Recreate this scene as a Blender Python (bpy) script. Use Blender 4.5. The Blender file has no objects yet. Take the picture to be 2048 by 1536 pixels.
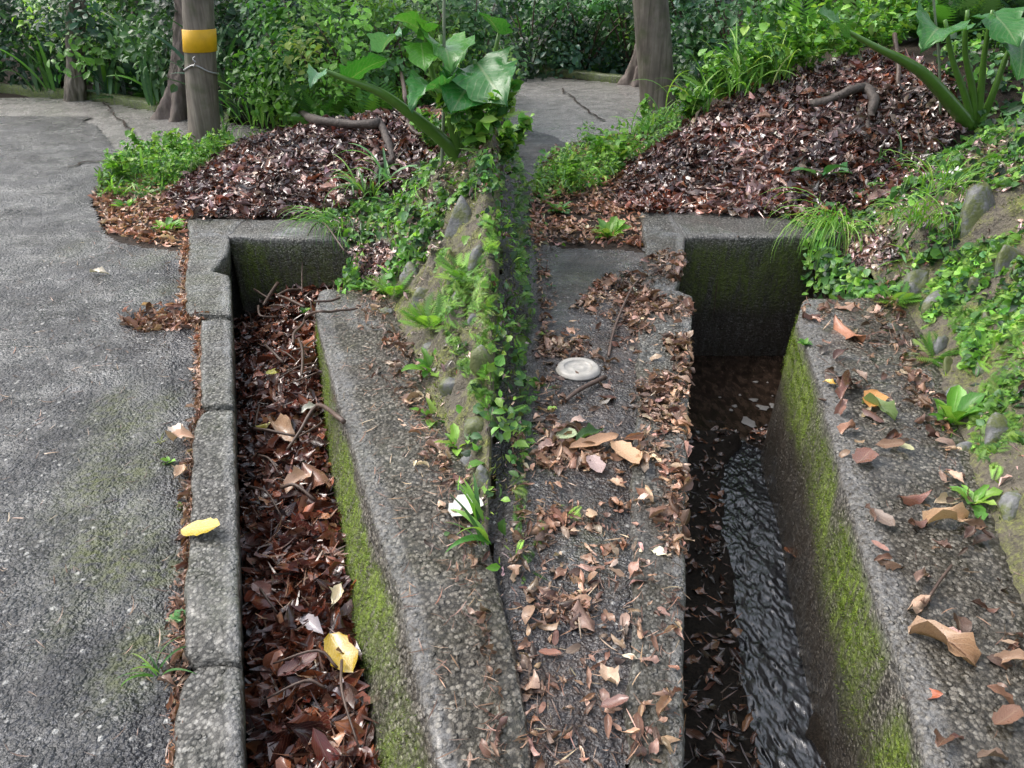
import bpy, math, random
import numpy as np

# ------------------------------------------------------------------ camera, sky, sun, exposure
FPX, HOR, CAMH = 1500.0, -75.0, 1.65          # focal length and horizon row at a picture width of 2048
TH = math.atan((768 - HOR) / FPX)
CT, ST = math.cos(TH), math.sin(TH)
sc = bpy.context.scene
cam = bpy.data.cameras.new('camera'); camo = bpy.data.objects.new('camera', cam)
sc.collection.objects.link(camo)
camo.location = (0, 0, CAMH); camo.rotation_euler = (math.pi / 2 - TH, 0, 0)
cam.sensor_width = 36; cam.lens = 36 * FPX / 2048; cam.clip_start = 0.05; cam.clip_end = 600
sc.camera = camo

world = bpy.data.worlds.new('World'); sc.world = world; world.use_nodes = True
wt = world.node_tree; wt.nodes.clear()
sky = wt.nodes.new('ShaderNodeTexSky'); sky.sky_type = 'NISHITA'; sky.sun_disc = False
SUN_EL, SUN_ROT = math.radians(52), math.radians(-68)
sky.sun_elevation = SUN_EL; sky.sun_rotation = SUN_ROT
sky.air_density = 1.2; sky.dust_density = 5.0; sky.ozone_density = 1.0
hs = wt.nodes.new('ShaderNodeHueSaturation'); hs.inputs['Saturation'].default_value = 0.5
bg = wt.nodes.new('ShaderNodeBackground'); bg.inputs['Strength'].default_value = 0.15
wo = wt.nodes.new('ShaderNodeOutputWorld')
wt.links.new(sky.outputs[0], hs.inputs['Color']); wt.links.new(hs.outputs[0], bg.inputs['Color'])
wt.links.new(bg.outputs[0], wo.inputs['Surface'])
sun = bpy.data.lights.new('sun', 'SUN'); sun.energy = 0.7; sun.angle = math.radians(30); sun.color = (1, .98, .95)
suno = bpy.data.objects.new('sun', sun); sc.collection.objects.link(suno)
suno.rotation_euler = (math.pi / 2 - SUN_EL, 0, math.pi - SUN_ROT)
sc.view_settings.view_transform = 'Standard'; sc.view_settings.look = 'None'
sc.view_settings.gamma = 1; sc.view_settings.use_curve_mapping = False
sc.view_settings.exposure = 1.0

rng = np.random.default_rng(7); random.seed(7)

# ------------------------------------------------------------------ helpers: picture geometry, noise
def A(*v): return np.array(v, dtype=float)
def rays(px, py):
    px = np.asarray(px, float); py = np.asarray(py, float)
    x = px - 1024; u = 768 - py
    return np.stack([x, FPX * CT + u * ST, -FPX * ST + u * CT], -1)
def PX(px, py, z=0.0):
    d = rays(px, py); t = (z - CAMH) / d[..., 2]
    p = d * t[..., None]; p[..., 2] += CAMH
    return p
def PV(px, py, dist):
    d = rays(px, py); t = dist / d[..., 1]
    p = d * t[..., None]; p[..., 2] += CAMH
    return p
def proj(p):
    p = np.asarray(p, float); q = p - A(0, 0, CAMH)
    zc = q[..., 1] * CT - q[..., 2] * ST; v = -(q[..., 1] * ST + q[..., 2] * CT)
    zc = np.maximum(zc, 1e-3)
    return 1024 + FPX * q[..., 0] / zc, 768 + FPX * v / zc

def _h(ix, iy, iz, seed):
    n = (ix.astype(np.int64) * 374761393 + iy.astype(np.int64) * 668265263 + iz.astype(np.int64) * 2147483647 + seed * 144665) & 0xffffffff
    n = ((n ^ (n >> 13)) * 1274126177) & 0xffffffff
    n = ((n ^ (n >> 15)) * 2246822519) & 0xffffffff
    return ((n ^ (n >> 16)) & 0xffff) / 65535.0 * 2 - 1
def vnoise(p, seed=0):
    p = np.asarray(p, float); i = np.floor(p).astype(np.int64); f = p - i; f = f * f * (3 - 2 * f)
    out = 0
    for a in (0, 1):
        for b in (0, 1):
            for c in (0, 1):
                w = (f[..., 0] if a else 1 - f[..., 0]) * (f[..., 1] if b else 1 - f[..., 1]) * (f[..., 2] if c else 1 - f[..., 2])
                out = out + w * _h(i[..., 0] + a, i[..., 1] + b, i[..., 2] + c, seed)
    return out
def fbm(p, scale, oct=3, seed=0):
    p = np.asarray(p, float) * scale; o = 0; a = 1; t = 0
    for k in range(oct):
        o = o + a * vnoise(p, seed + k * 17); t += a; a *= .5; p = p * 2.03 + 11.7
    return o / t
def xy0(x, y): return np.stack([x, y, np.zeros_like(x)], -1)
def smooth(e0, e1, x):
    t = np.clip((x - e0) / (e1 - e0), 0, 1); return t * t * (3 - 2 * t)
def inpoly(x, y, poly):
    x = np.asarray(x, float); y = np.asarray(y, float); r = np.zeros(x.shape, bool); n = len(poly)
    for k in range(n):
        x0, y0 = poly[k]; x1, y1 = poly[(k + 1) % n]
        if y0 == y1: continue
        c = ((y0 > y) != (y1 > y)) & (x < (x1 - x0) * (y - y0) / (y1 - y0) + x0)
        r ^= c
    return r
def lin(c):
    c = np.asarray(c, float) / 255.0
    return np.where(c <= .04045, c / 12.92, ((c + .055) / 1.055) ** 2.4)
class Line:
    """a line on the ground given by picture points: X as a function of the distance Y"""
    def __init__(s, pts, z=0.0):
        w = np.array([PX(a, b, z if not callable(z) else z(b)) for a, b in pts]); o = np.argsort(w[:, 1])
        s.y, s.x = w[o, 1], w[o, 0]
    def __call__(s, y): return np.interp(y, s.y, s.x)

# ------------------------------------------------------------------ helpers: meshes, materials, objects
COL = sc.collection
def raw_mesh(name, V, F, tint=None, uv=None, smooth_=True):
    """F: (n,4) or (n,3) index array, or a list of polygons"""
    me = bpy.data.meshes.new(name)
    V = np.ascontiguousarray(V, dtype=np.float32)
    if isinstance(F, np.ndarray):
        k = F.shape[1]; F = np.ascontiguousarray(F, dtype=np.int32)
        me.vertices.add(len(V)); me.vertices.foreach_set('co', V.ravel())
        me.loops.add(F.size); me.loops.foreach_set('vertex_index', F.ravel())
        me.polygons.add(len(F)); me.polygons.foreach_set('loop_start', np.arange(len(F), dtype=np.int32) * k)
    else:
        me.from_pydata([tuple(map(float, v)) for v in V], [], [tuple(map(int, f)) for f in F])
    if tint is not None:
        a = me.attributes.new('tint', 'FLOAT_COLOR', 'POINT')
        c = np.ones((len(V), 4), np.float32); c[:, :3] = tint; a.data.foreach_set('color', c.ravel())
    if uv is not None:
        a = me.attributes.new('uvp', 'FLOAT_VECTOR', 'POINT')
        c = np.zeros((len(V), 3), np.float32); c[:, :uv.shape[1]] = uv; a.data.foreach_set('vector', c.ravel())
    me.update(calc_edges=True)
    me.polygons.foreach_set('use_smooth', np.full(len(me.polygons), smooth_))
    return me
def link(name, data, parent=None):
    o = bpy.data.objects.new(name, data); COL.objects.link(o)
    if parent is not None: o.parent = parent
    return o
def origin(o):
    p = A(0, 0, 0)
    while o is not None:
        p = p + np.array(o.location); o = o.parent
    return p
def part(name, V, F, mat, parent, **kw):
    V = np.asarray(V, float) - origin(parent)
    me = raw_mesh(name, V, F, **kw); me.materials.append(mat)
    return link(name, me, parent)
def tag(o, label, cat, group=None, kind=None):
    if label: o['label'] = label
    if cat: o['category'] = cat
    if group: o['group'] = group
    if kind: o['kind'] = kind
    return o
def thing(name, label, cat, loc, group=None):
    o = bpy.data.objects.new(name, None); COL.objects.link(o); o.location = tuple(float(v) for v in loc)
    o.empty_display_size = .05
    return tag(o, label, cat, group)
def single(name, V, F, mat, label, cat, group=None, kind=None, loc=None, **kw):
    V = np.asarray(V, float)
    if loc is None: loc = A(0, 0, 0)
    me = raw_mesh(name, V - loc, F, **kw); me.materials.append(mat)
    o = link(name, me); o.location = tuple(loc)
    return tag(o, label, cat, group, kind)
def gridF(nr, nc, close=False):
    i = np.arange(nr - 1)[:, None]; j = np.arange(nc if close else nc - 1)[None, :]; j2 = (j + 1) % nc
    return np.stack([i * nc + j, i * nc + j2, (i + 1) * nc + j2, (i + 1) * nc + j], -1).reshape(-1, 4)
def tube(pts, rad, nseg=7, sub=4, wob=0.0, seed=0):
    """a tapered tube through points; returns V, F"""
    pts = np.asarray(pts, float); rad = np.broadcast_to(np.asarray(rad, float), (len(pts),)) if np.ndim(rad) else np.full(len(pts), rad)
    n = len(pts); t = np.linspace(0, n - 1, (n - 1) * sub + 1)
    # catmull-rom
    P = np.vstack([2 * pts[0] - pts[1], pts, 2 * pts[-1] - pts[-2]])
    i = np.minimum(t.astype(int), n - 2); f = (t - i)[:, None]
    p0, p1, p2, p3 = P[i], P[i + 1], P[i + 2], P[i + 3]
    C = .5 * (2 * p1 + (p2 - p0) * f + (2 * p0 - 5 * p1 + 4 * p2 - p3) * f ** 2 + (3 * p1 - p0 - 3 * p2 + p3) * f ** 3)
    r = np.interp(t, np.arange(n), rad)
    T = np.gradient(C, axis=0); T /= np.linalg.norm(T, axis=1)[:, None] + 1e-9
    ref = np.where(np.abs(T[:, 2:3]) > .9, A(1, 0, 0), A(0, 0, 1))
    S = np.cross(T, ref); S /= np.linalg.norm(S, axis=1)[:, None] + 1e-9; U = np.cross(S, T)
    a = np.linspace(0, 2 * np.pi, nseg, endpoint=False)
    rr = r[:, None] * np.ones(nseg)
    V = C[:, None, :] + rr[..., None] * (np.cos(a)[None, :, None] * S[:, None, :] + np.sin(a)[None, :, None] * U[:, None, :])
    if wob: V = V + (V - C[:, None, :]) * (fbm(V / (r.mean() + 1e-6), .8, 2, seed) * wob)[..., None]
    V = V.reshape(-1, 3); F = gridF(len(C), nseg, True)
    k = len(V); V = np.vstack([V, C[:1], C[-1:]])
    j = np.arange(nseg); j2 = (j + 1) % nseg; e = (len(C) - 1) * nseg
    F = np.vstack([F, np.stack([np.full(nseg, k), j2, j, j], -1), np.stack([np.full(nseg, k + 1), e + j, e + j2, e + j2], -1)])
    return V, F
def tri_fix(F):
    """degenerate quads to proper polygons"""
    out = []
    for f in F.tolist():
        g = []
        for v in f:
            if v not in g: g.append(v)
        if len(g) > 2: out.append(g)
    return out
def merge(parts_):
    Vs, Fs, o = [], [], 0
    for V, F in parts_:
        Vs.append(V); Fs.append(np.asarray(F) + o); o += len(V)
    return np.vstack(Vs), np.vstack(Fs)

def mat(name):
    m = bpy.data.materials.new(name); m.use_nodes = True
    t = m.node_tree; b = t.nodes['Principled BSDF']
    return m, t, b
class N:
    """tiny node builder"""
    def __init__(s, t): s.t = t
    def node(s, ty, **kw):
        n = s.t.nodes.new(ty)
        for k, v in kw.items(): setattr(n, k, v)
        return n
    def put(s, sock, v):
        if hasattr(v, 'links') or isinstance(v, bpy.types.NodeSocket): s.t.links.new(v, sock)
        elif isinstance(v, (tuple, list, np.ndarray)):
            v = list(map(float, v)); sock.default_value = v + [1.0] if len(sock.default_value) == 4 and len(v) == 3 else v
        else: sock.default_value = v
    def coord(s, kind='Object', scale=(1, 1, 1)):
        c = s.node('ShaderNodeTexCoord'); m = s.node('ShaderNodeMapping'); m.inputs['Scale'].default_value = scale
        s.t.links.new(c.outputs[kind], m.inputs['Vector']); return m.outputs[0]
    def noise(s, vec, scale, detail=3, rough=.55):
        n = s.node('ShaderNodeTexNoise'); s.put(n.inputs['Vector'], vec); n.inputs['Scale'].default_value = scale
        n.inputs['Detail'].default_value = detail; n.inputs['Roughness'].default_value = rough; return n.outputs['Fac']
    def vor(s, vec, scale, feature='F1', out='Distance', rand=1.0):
        n = s.node('ShaderNodeTexVoronoi', feature=feature); s.put(n.inputs['Vector'], vec); n.inputs['Scale'].default_value = scale
        n.inputs['Randomness'].default_value = rand; return n.outputs[out]
    def ramp(s, fac, stops, interp='LINEAR'):
        n = s.node('ShaderNodeValToRGB'); n.color_ramp.interpolation = interp; s.put(n.inputs['Fac'], fac)
        e = n.color_ramp.elements
        while len(e) < len(stops): e.new(.5)
        for k, (p, c) in enumerate(stops):
            e[k].position = p; c = (c, c, c) if np.isscalar(c) else c; e[k].color = (*map(float, c), 1)
        return n.outputs['Color']
    def mix(s, f, a, b, mode='MIX'):
        n = s.node('ShaderNodeMix', data_type='RGBA', blend_type=mode)
        s.put(n.inputs['Factor'], f); s.put(n.inputs['A'] if False else n.inputs[6], a); s.put(n.inputs[7], b); return n.outputs[2]
    def math(s, op, a, b=0.0, clamp=False):
        n = s.node('ShaderNodeMath', operation=op, use_clamp=clamp); s.put(n.inputs[0], a); s.put(n.inputs[1], b); return n.outputs[0]
    def attr(s, name, out='Color'):
        n = s.node('ShaderNodeAttribute'); n.attribute_name = name; return n.outputs[out]
    def bump(s, h, strength, dist, normal=None):
        n = s.node('ShaderNodeBump'); s.put(n.inputs['Height'], h); n.inputs['Strength'].default_value = strength
        n.inputs['Distance'].default_value = dist
        if normal is not None: s.put(n.inputs['Normal'], normal)
        return n.outputs[0]
    def sep(s, v):
        n = s.node('ShaderNodeSeparateXYZ'); s.put(n.inputs[0], v); return n.outputs

MOSS_D, MOSS_B = (.035, .055, .008), (.16, .22, .02)
def mat_asphalt():
    m, t, b = mat('wet_asphalt'); n = N(t); v = n.coord()
    warp = n.mix(.02, v, n.node('ShaderNodeTexNoise').outputs['Color'])
    cell = n.vor(v, 66, out='Color'); dist = n.vor(v, 66); big = n.noise(v, 2.2, 4); fine = n.noise(v, 160, 2)
    g = n.sep(cell)[0]
    c = n.ramp(g, [(0, (.009, .010, .013)), (.5, (.024, .026, .033)), (.88, (.062, .064, .074)), (.975, (.19, .19, .19)), (.99, (.45, .45, .43))])
    c = n.mix(n.ramp(n.math('ADD', dist, n.math('MULTIPLY', fine, .25)), [(.50, 0), (.72, .85)]), c, (.010, .010, .012))  # black binder between stones, also painting shade into the crevices
    c = n.mix(n.math('MULTIPLY', n.ramp(big, [(.35, 0), (.65, 1)]), .3), c, (.050, .052, .062))
    c = n.mix(n.ramp(n.noise(v, 1.3, 4, .6), [(.48, 0), (.62, .6)]), c, (.012, .012, .015))
    ms = n.sep(n.attr('tint'))[0]
    mn = n.math('MULTIPLY', ms, n.ramp(n.noise(v, 38, 5, .7), [(.36, 0), (.58, 1)]), True)
    mossc = n.mix(n.noise(v, 70, 2), (.028, .036, .008), (.105, .125, .022))
    c = n.mix(n.math('MULTIPLY', mn, .9), c, mossc)
    sg = n.math('MULTIPLY', n.sep(n.attr('tint'))[1], n.ramp(n.noise(v, 24, 5, .7), [(.35, 0), (.62, 1)]), True)
    c = n.mix(n.math('MULTIPLY', sg, .8), c, n.mix(n.noise(v, 130, 3), (.02, .014, .010), (.15, .10, .075)))
    n.put(b.inputs['Base Color'], c)
    n.put(b.inputs['Roughness'], n.math('ADD', n.ramp(big, [(.25, .18), (.75, .42)]), n.math('MULTIPLY', mn, .35)))
    worn = n.ramp(n.noise(v, 7, 5, .7), [(.34, .25), (.62, 1)]); d2 = n.vor(v, 130)
    h = n.math('ADD', n.math('MULTIPLY', n.ramp(dist, [(0, 1), (.75, 0)]), .7), n.math('MULTIPLY', n.ramp(d2, [(0, 1), (.8, 0)]), .35))
    h = n.math('ADD', n.math('MULTIPLY', h, worn), n.math('MULTIPLY', fine, .45))
    h = n.math('ADD', h, n.math('MULTIPLY', n.noise(v, 14, 4, .65), 1.3))
    wet = n.ramp(n.noise(v, 3.1, 4, .6), [(.42, 0), (.6, 1)]); n.put(b.inputs['Coat Weight'], n.math('MULTIPLY', wet, .9)); b.inputs['Coat Roughness'].default_value = .10
    nn = n.bump(h, 1.0, .014); n.put(b.inputs['Coat Normal'], nn); n.put(b.inputs['Normal'], nn); b.inputs['Specular IOR Level'].default_value = .7
    return m
def mat_concrete(name, lo, mid, hi, scale=110, rough=(.45, .75), bump=.6, dist=.005, moss=True, wetness=0.0):
    """tint.r = moss, tint.g = brown stain (plus painted shade on end walls), tint.b = bare pale mortar"""
    m, t, b = mat(name); n = N(t); v = n.coord()
    cell = n.sep(n.vor(v, scale, out='Color'))[0]; dist_ = n.vor(v, scale); big = n.noise(v, 5, 4); fine = n.noise(v, 220, 3)
    c = n.ramp(cell, [(0, lo), (.45, mid), (.85, hi), (1, tuple(min(1, x * 1.7) for x in hi))])
    c = n.mix(n.ramp(big, [(.3, .0), (.75, .55)]), c, tuple(.55 * x for x in mid))
    c = n.mix(n.ramp(fine, [(.35, 0), (.7, .4)]), c, hi)
    peb = n.sep(n.vor(v, scale * .55, out='Color'))[1]; pd = n.vor(v, scale * .55)
    pk = n.math('MULTIPLY', n.ramp(peb, [(.55, 0), (.6, 1)]), n.ramp(pd, [(.25, 1), (.42, 0)]))
    c = n.mix(n.math('MULTIPLY', pk, .75), c, n.mix(peb, tuple(x * 1.5 for x in mid), tuple(min(1, x * 1.5) for x in hi)))
    c = n.mix(n.ramp(n.math('ADD', dist_, n.math('MULTIPLY', n.noise(v, 95, 2), .35)), [(.62, 0), (.85, .9)]), c, tuple(x * .45 for x in lo))  # darker matrix between pebbles, also painting shade into the pits
    if moss:
        a = n.sep(n.attr('tint'))
        str_ = n.noise(n.coord('Object', (30, 30, 4)), 1.0, 4, .65)
        sp = n.noise(v, 60, 5, .7)
        mk = n.math('MULTIPLY', a[0], n.ramp(n.math('ADD', n.math('MULTIPLY', str_, .6), n.math('MULTIPLY', sp, .5)), [(.42, 0), (.60, 1)]), True)
        mc = n.mix(n.ramp(n.noise(v, 45, 4, .7), [(.3, 0), (.7, 1)]), (.055, .085, .012), (.28, .40, .042))
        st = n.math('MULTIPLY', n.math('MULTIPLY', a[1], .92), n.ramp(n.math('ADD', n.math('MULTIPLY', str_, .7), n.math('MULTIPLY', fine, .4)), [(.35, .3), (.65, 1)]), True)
        c = n.mix(st, c, n.mix(n.noise(v, 90, 3), (.010, .0075, .005), (.055, .038, .022)))  # brown stain colour, deepened to paint shade inside the drain
        pl = n.math('MULTIPLY', a[2], n.ramp(sp, [(.35, 0), (.6, 1)]), True)
        c = n.mix(n.math('MULTIPLY', pl, .7), c, (.30, .30, .30))
        c = n.mix(mk, c, mc)
        n.put(b.inputs['Roughness'], n.math('ADD', n.ramp(big, [(.25, rough[0]), (.8, rough[1])]), n.math('MULTIPLY', mk, .3)))
    else:
        n.put(b.inputs['Roughness'], n.ramp(big, [(.25, rough[0]), (.8, rough[1])]))
    n.put(b.inputs['Base Color'], c)
    worn = n.ramp(n.noise(v, 9, 5, .7), [(.36, .15), (.6, 1)])
    h = n.math('ADD', n.math('MULTIPLY', n.math('MULTIPLY', n.ramp(dist_, [(0, 1), (.7, 0)]), worn), .7), n.math('MULTIPLY', fine, .6))
    wet = n.ramp(n.noise(v, 4, 4, .6), [(.45, 0), (.62, 1)]); n.put(b.inputs['Coat Weight'], n.math('MULTIPLY', wet, .7)); b.inputs['Coat Roughness'].default_value = .12
    h = n.math('ADD', h, n.math('MULTIPLY', n.noise(v, 30, 4, .65), 1.0)); h = n.math('ADD', h, n.math('MULTIPLY', pk, .8))
    n.put(b.inputs['Normal'], n.bump(h, bump, dist))
    return m
def mat_soil(name, lo, hi, moss=0.0, scale=40):
    m, t, b = mat(name); n = N(t); v = n.coord()
    c = n.mix(n.ramp(n.noise(v, scale, 5, .65), [(.3, 0), (.7, 1)]), lo, hi)
    if moss:
        k = n.ramp(n.math('ADD', n.noise(v, 5, 4, .6), n.math('MULTIPLY', n.noise(v, 55, 3), .25)), [(.55, 0), (.72, moss)])
        c = n.mix(k, c, n.mix(n.noise(v, 60, 3), (.05, .06, .012), (.17, .19, .03)))
    n.put(b.inputs['Base Color'], c); b.inputs['Roughness'].default_value = .8; b.inputs['Specular IOR Level'].default_value = .3
    n.put(b.inputs['Normal'], n.bump(n.noise(v, scale * 1.6, 5, .7), 1.0, .02))
    return m
def mat_bank():
    m, t, b = mat('mossy_bank_earth'); n = N(t); v = n.coord()
    big = n.noise(v, 7, 5, .65); fine = n.noise(v, 70, 4, .7); med = n.noise(v, 22, 4, .6)
    c = n.mix(n.ramp(n.math('ADD', n.math('MULTIPLY', med, .6), n.math('MULTIPLY', fine, .4)), [(.35, 0), (.65, 1)]), (.040, .033, .024), (.20, .175, .135))
    c = n.mix(n.ramp(big, [(.42, 0), (.6, .6)]), c, (.13, .115, .085))
    k = n.ramp(n.math('ADD', n.noise(v, 5.5, 5, .7), n.math('MULTIPLY', fine, .3)), [(.60, 0), (.80, 1)])
    c = n.mix(n.math('MULTIPLY', k, .85), c, n.mix(n.ramp(fine, [(.35, 0), (.65, 1)]), (.06, .075, .012), (.24, .27, .045)))
    n.put(b.inputs['Base Color'], c); n.put(b.inputs['Roughness'], n.ramp(med, [(.3, .5), (.7, .85)]))
    h = n.math('ADD', n.math('MULTIPLY', big, 1.6), n.math('ADD', n.math('MULTIPLY', med, .7), n.math('MULTIPLY', fine, .35)))
    n.put(b.inputs['Normal'], n.bump(h, 1.0, .035)); return m
def mat_stone():
    m, t, b = mat('grey_field_stone'); n = N(t); v = n.coord()
    a = n.noise(v, 6, 5, .65); f = n.noise(v, 60, 4, .7)
    c = n.mix(n.ramp(a, [(.3, 0), (.7, 1)]), (.07, .072, .075), (.25, .255, .26))
    c = n.mix(n.ramp(f, [(.4, 0), (.7, .5)]), c, (.05, .05, .05))
    geo = n.node('ShaderNodeNewGeometry')
    k = n.ramp(n.math('ADD', n.noise(v, 9, 4, .7), n.math('MULTIPLY', f, .25)), [(.54, 0), (.70, 1)])
    c = n.mix(n.math('MULTIPLY', k, .9), c, (.10, .12, .03))
    n.put(b.inputs['Base Color'], c); n.put(b.inputs['Roughness'], n.ramp(a, [(.3, .35), (.7, .65)]))
    n.put(b.inputs['Normal'], n.bump(n.math('ADD', a, n.math('MULTIPLY', f, .3)), .8, .02)); return m
def mat_leaf(name, rough=(.22, .5), trans=.0, mottle=.5, vein=.35, spec=.5, coat=0.0):
    """colour = tint attribute x object colour; veins and mottling on top"""
    m, t, b = mat(name); n = N(t); v = n.coord()
    oi = n.node('ShaderNodeObjectInfo')
    c = n.mix(1.0, n.attr('tint'), oi.outputs['Color'], 'MULTIPLY')
    mo = n.noise(v, 55, 4, .65)
    c = n.mix(n.math('MULTIPLY', n.ramp(mo, [(.45, 0), (.75, 1)]), mottle), c, n.mix(1.0, c, (.38, .30, .26), 'MULTIPLY'))
    u = n.sep(n.attr('uvp', 'Vector'))
    across = n.math('ABSOLUTE', u[1])
    mid = n.ramp(across, [(.02, 1), (.07, 0)])
    sv = n.math('SINE', n.math('MULTIPLY', n.math('SUBTRACT', u[0], n.math('MULTIPLY', across, .35)), 62.0))
    side = n.math('MULTIPLY', n.ramp(sv, [(.75, 0), (.98, 1)]), .45)
    vv = n.math('MULTIPLY', n.math('MAXIMUM', mid, side), vein)
    c = n.mix(vv, c, n.mix(.35, c, (.75, .70, .45)))
    n.put(b.inputs['Base Color'], c)
    n.put(b.inputs['Roughness'], n.ramp(n.noise(v, 20, 2), [(.3, rough[0]), (.7, rough[1])]))
    b.inputs['Specular IOR Level'].default_value = spec
    b.inputs['Coat Weight'].default_value = coat; b.inputs['Coat Roughness'].default_value = .07
    n.put(b.inputs['Normal'], n.bump(n.math('ADD', n.math('MULTIPLY', n.math('MAXIMUM', mid, side), -.5), mo), .5, .003))
    if trans:
        tr = n.node('ShaderNodeBsdfTranslucent'); n.put(tr.inputs['Color'], n.mix(1.0, c, (1.5, 1.6, .8), 'MULTIPLY'))
        ms = n.node('ShaderNodeMixShader'); ms.inputs[0].default_value = trans
        o = t.nodes['Material Output']; t.links.new(b.outputs[0], ms.inputs[1]); t.links.new(tr.outputs[0], ms.inputs[2]); t.links.new(ms.outputs[0], o.inputs['Surface'])
    return m
def mat_bark(name, lo, hi, stretch=(18, 18, 3), rough=.7, bump=.6, dist=.01, moss=0.0):
    m, t, b = mat(name); n = N(t); v = n.coord('Object', stretch); w = n.coord()
    f = n.noise(v, 1.0, 5, .65)
    c = n.mix(n.ramp(f, [(.3, 0), (.72, 1)]), lo, hi)
    c = n.mix(n.ramp(n.noise(w, 4, 3), [(.4, 0), (.7, .5)]), c, tuple(.5 * x for x in lo))
    if moss: c = n.mix(n.ramp(n.noise(w, 6, 4), [(.5, 0), (.7, moss)]), c, (.06, .085, .02))
    n.put(b.inputs['Base Color'], c); b.inputs['Roughness'].default_value = rough
    n.put(b.inputs['Normal'], n.bump(f, bump, dist)); return m
def mat_plain(name, col, rough=.5, var=.25, scale=25, metal=0.0, bump=.2, spec=.5):
    m, t, b = mat(name); n = N(t); v = n.coord()
    f = n.noise(v, scale, 4)
    n.put(b.inputs['Base Color'], n.mix(n.ramp(f, [(.3, 0), (.75, var)]), col, tuple(.45 * x for x in col)))
    b.inputs['Roughness'].default_value = rough; b.inputs['Metallic'].default_value = metal
    b.inputs['Specular IOR Level'].default_value = spec
    n.put(b.inputs['Normal'], n.bump(f, bump, .004)); return m
def mat_water(name, col, rough=.06, bmp=.12, spec=.7, ior=1.33, trans=0.0):
    m, t, b = mat(name); n = N(t); v = n.coord()
    n.put(b.inputs['Base Color'], n.mix(n.ramp(n.noise(n.coord('Object', (1, .45, 1)), 26, 5, .65), [(.38, 1), (.64, 0)]), col, tuple(.22 * x for x in col)))
    b.inputs['Roughness'].default_value = rough; b.inputs['IOR'].default_value = ior; b.inputs['Transmission Weight'].default_value = trans
    b.inputs['Specular IOR Level'].default_value = spec
    n.put(b.inputs['Normal'], n.bump(n.noise(n.coord('Object', (1, .55, 1)), 75, 4, .6), bmp, .008)); return m

M = dict(
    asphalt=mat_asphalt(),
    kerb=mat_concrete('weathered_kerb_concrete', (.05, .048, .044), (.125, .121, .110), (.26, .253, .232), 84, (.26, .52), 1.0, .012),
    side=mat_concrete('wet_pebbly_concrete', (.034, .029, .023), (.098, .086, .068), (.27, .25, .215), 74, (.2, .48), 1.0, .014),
    road_conc=mat_concrete('wet_road_concrete', (.26, .245, .23), (.34, .325, .305), (.43, .415, .395), 60, (.2, .4), .8, .010, moss=False),
    soil=mat_soil('dark_soil', (.016, .011, .008), (.06, .042, .03)),
    bank=mat_bank(),
    mud=mat_soil('wet_silt', (.006, .005, .004), (.05, .036, .025), 0, 75),
    stone=mat_stone(),
    litter=mat_leaf('wet_dead_leaf', (.07, .30), 0, .55, .35, .7, .8),
    dry=mat_leaf('damp_dead_leaf', (.22, .5), 0.08, .6, .3, .55, .25),
    green=mat_leaf('green_leaf', (.25, .42), .28, .25, .3, .5),
    big_leaf=mat_leaf('glossy_big_leaf', (.2, .36), .25, .3, .45, .5),
    twig=mat_bark('dark_twig_bark', (.05, .03, .022), (.17, .115, .09), (60, 60, 60), .5, .4, .003),
    branch=mat_bark('grey_dead_branch', (.035, .027, .023), (.15, .12, .105), (30, 30, 30), .6, .9, .012),
    post=mat_bark('weathered_post', (.09, .075, .058), (.30, .265, .22), (22, 22, 1.0), .65, .9, .012, .5),
    bark=mat_bark('tree_bark', (.075, .058, .05), (.26, .215, .19), (10, 10, 2.5), .8, .9, .03, .2),
    stem=mat_plain('green_stem', (.10, .22, .035), .32, .5, 18, 0, .15),
    cane=mat_plain('pale_cane', (.20, .24, .17), .45, .4, 30),
    yellow=mat_plain('yellow_reflective_band', (.80, .46, .01), .5, .5, 9, 0, .3),
    wire=mat_plain('galvanised_wire', (.42, .42, .42), .4, .4, 60, .6),
    lid=mat_plain('scuffed_white_plastic', (.50, .48, .44), .35, .7, 22, 0, .25),
    water=mat_water('dark_running_water', (.05, .051, .06), .04, .3, .5, 1.9, .45),
    pool=mat_water('murky_brown_water', (.055, .036, .026), .10),
    foam=mat_plain('foam', (.24, .23, .22), .5, .5, 80),
    white=mat_plain('white_road_paint', (.75, .75, .73), .5, .5, 30),
)

# ------------------------------------------------------------------ ground plan read off the photograph
# left drain (choked with leaves)
L_in = Line([(500, 2050), (487, 1536), (485, 1440), (472, 1000), (464, 700), (462, 600), (459, 549), (458, 473)])
L_inN = Line([(500, 2050), (487, 1536), (485, 1440), (472, 1000), (464, 700), (462, 600), (460, 549), (424, 543), (456, 507), (459, 473), (459, 470)])
L_out = Line([(300, 2050), (345, 1536), (350, 1440), (366, 1300), (377, 1100), (386, 850), (398, 815), (400, 645), (371, 630), (372, 560), (376, 440)])
R_in = Line([(1005, 2050), (880, 1536), (852, 1440), (800, 1200), (745, 1030), (702, 880), (672, 790), (648, 700), (630, 620), (634, 590), (642, 578)])
DL = lambda y: np.interp(y, [0.5, 1.2, 5.2], [.20, .23, .40])           # depth of the leaf heap below the kerb
R_base_px = [(765, 1700), (738, 1536), (720, 1440), (686, 1200), (662, 1000), (650, 880), (644, 780), (634, 680), (622, 600)]
def depth_at_row(b): return -float(DL(PX(500, b, -.3)[1]))
R_base = Line(R_base_px, depth_at_row)
R_out = Line([(1035, 2050), (1015, 1536), (1003, 1400), (977, 1250), (932, 1030), (893, 900), (845, 800), (803, 690), (770, 605), (764, 578)])
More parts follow.
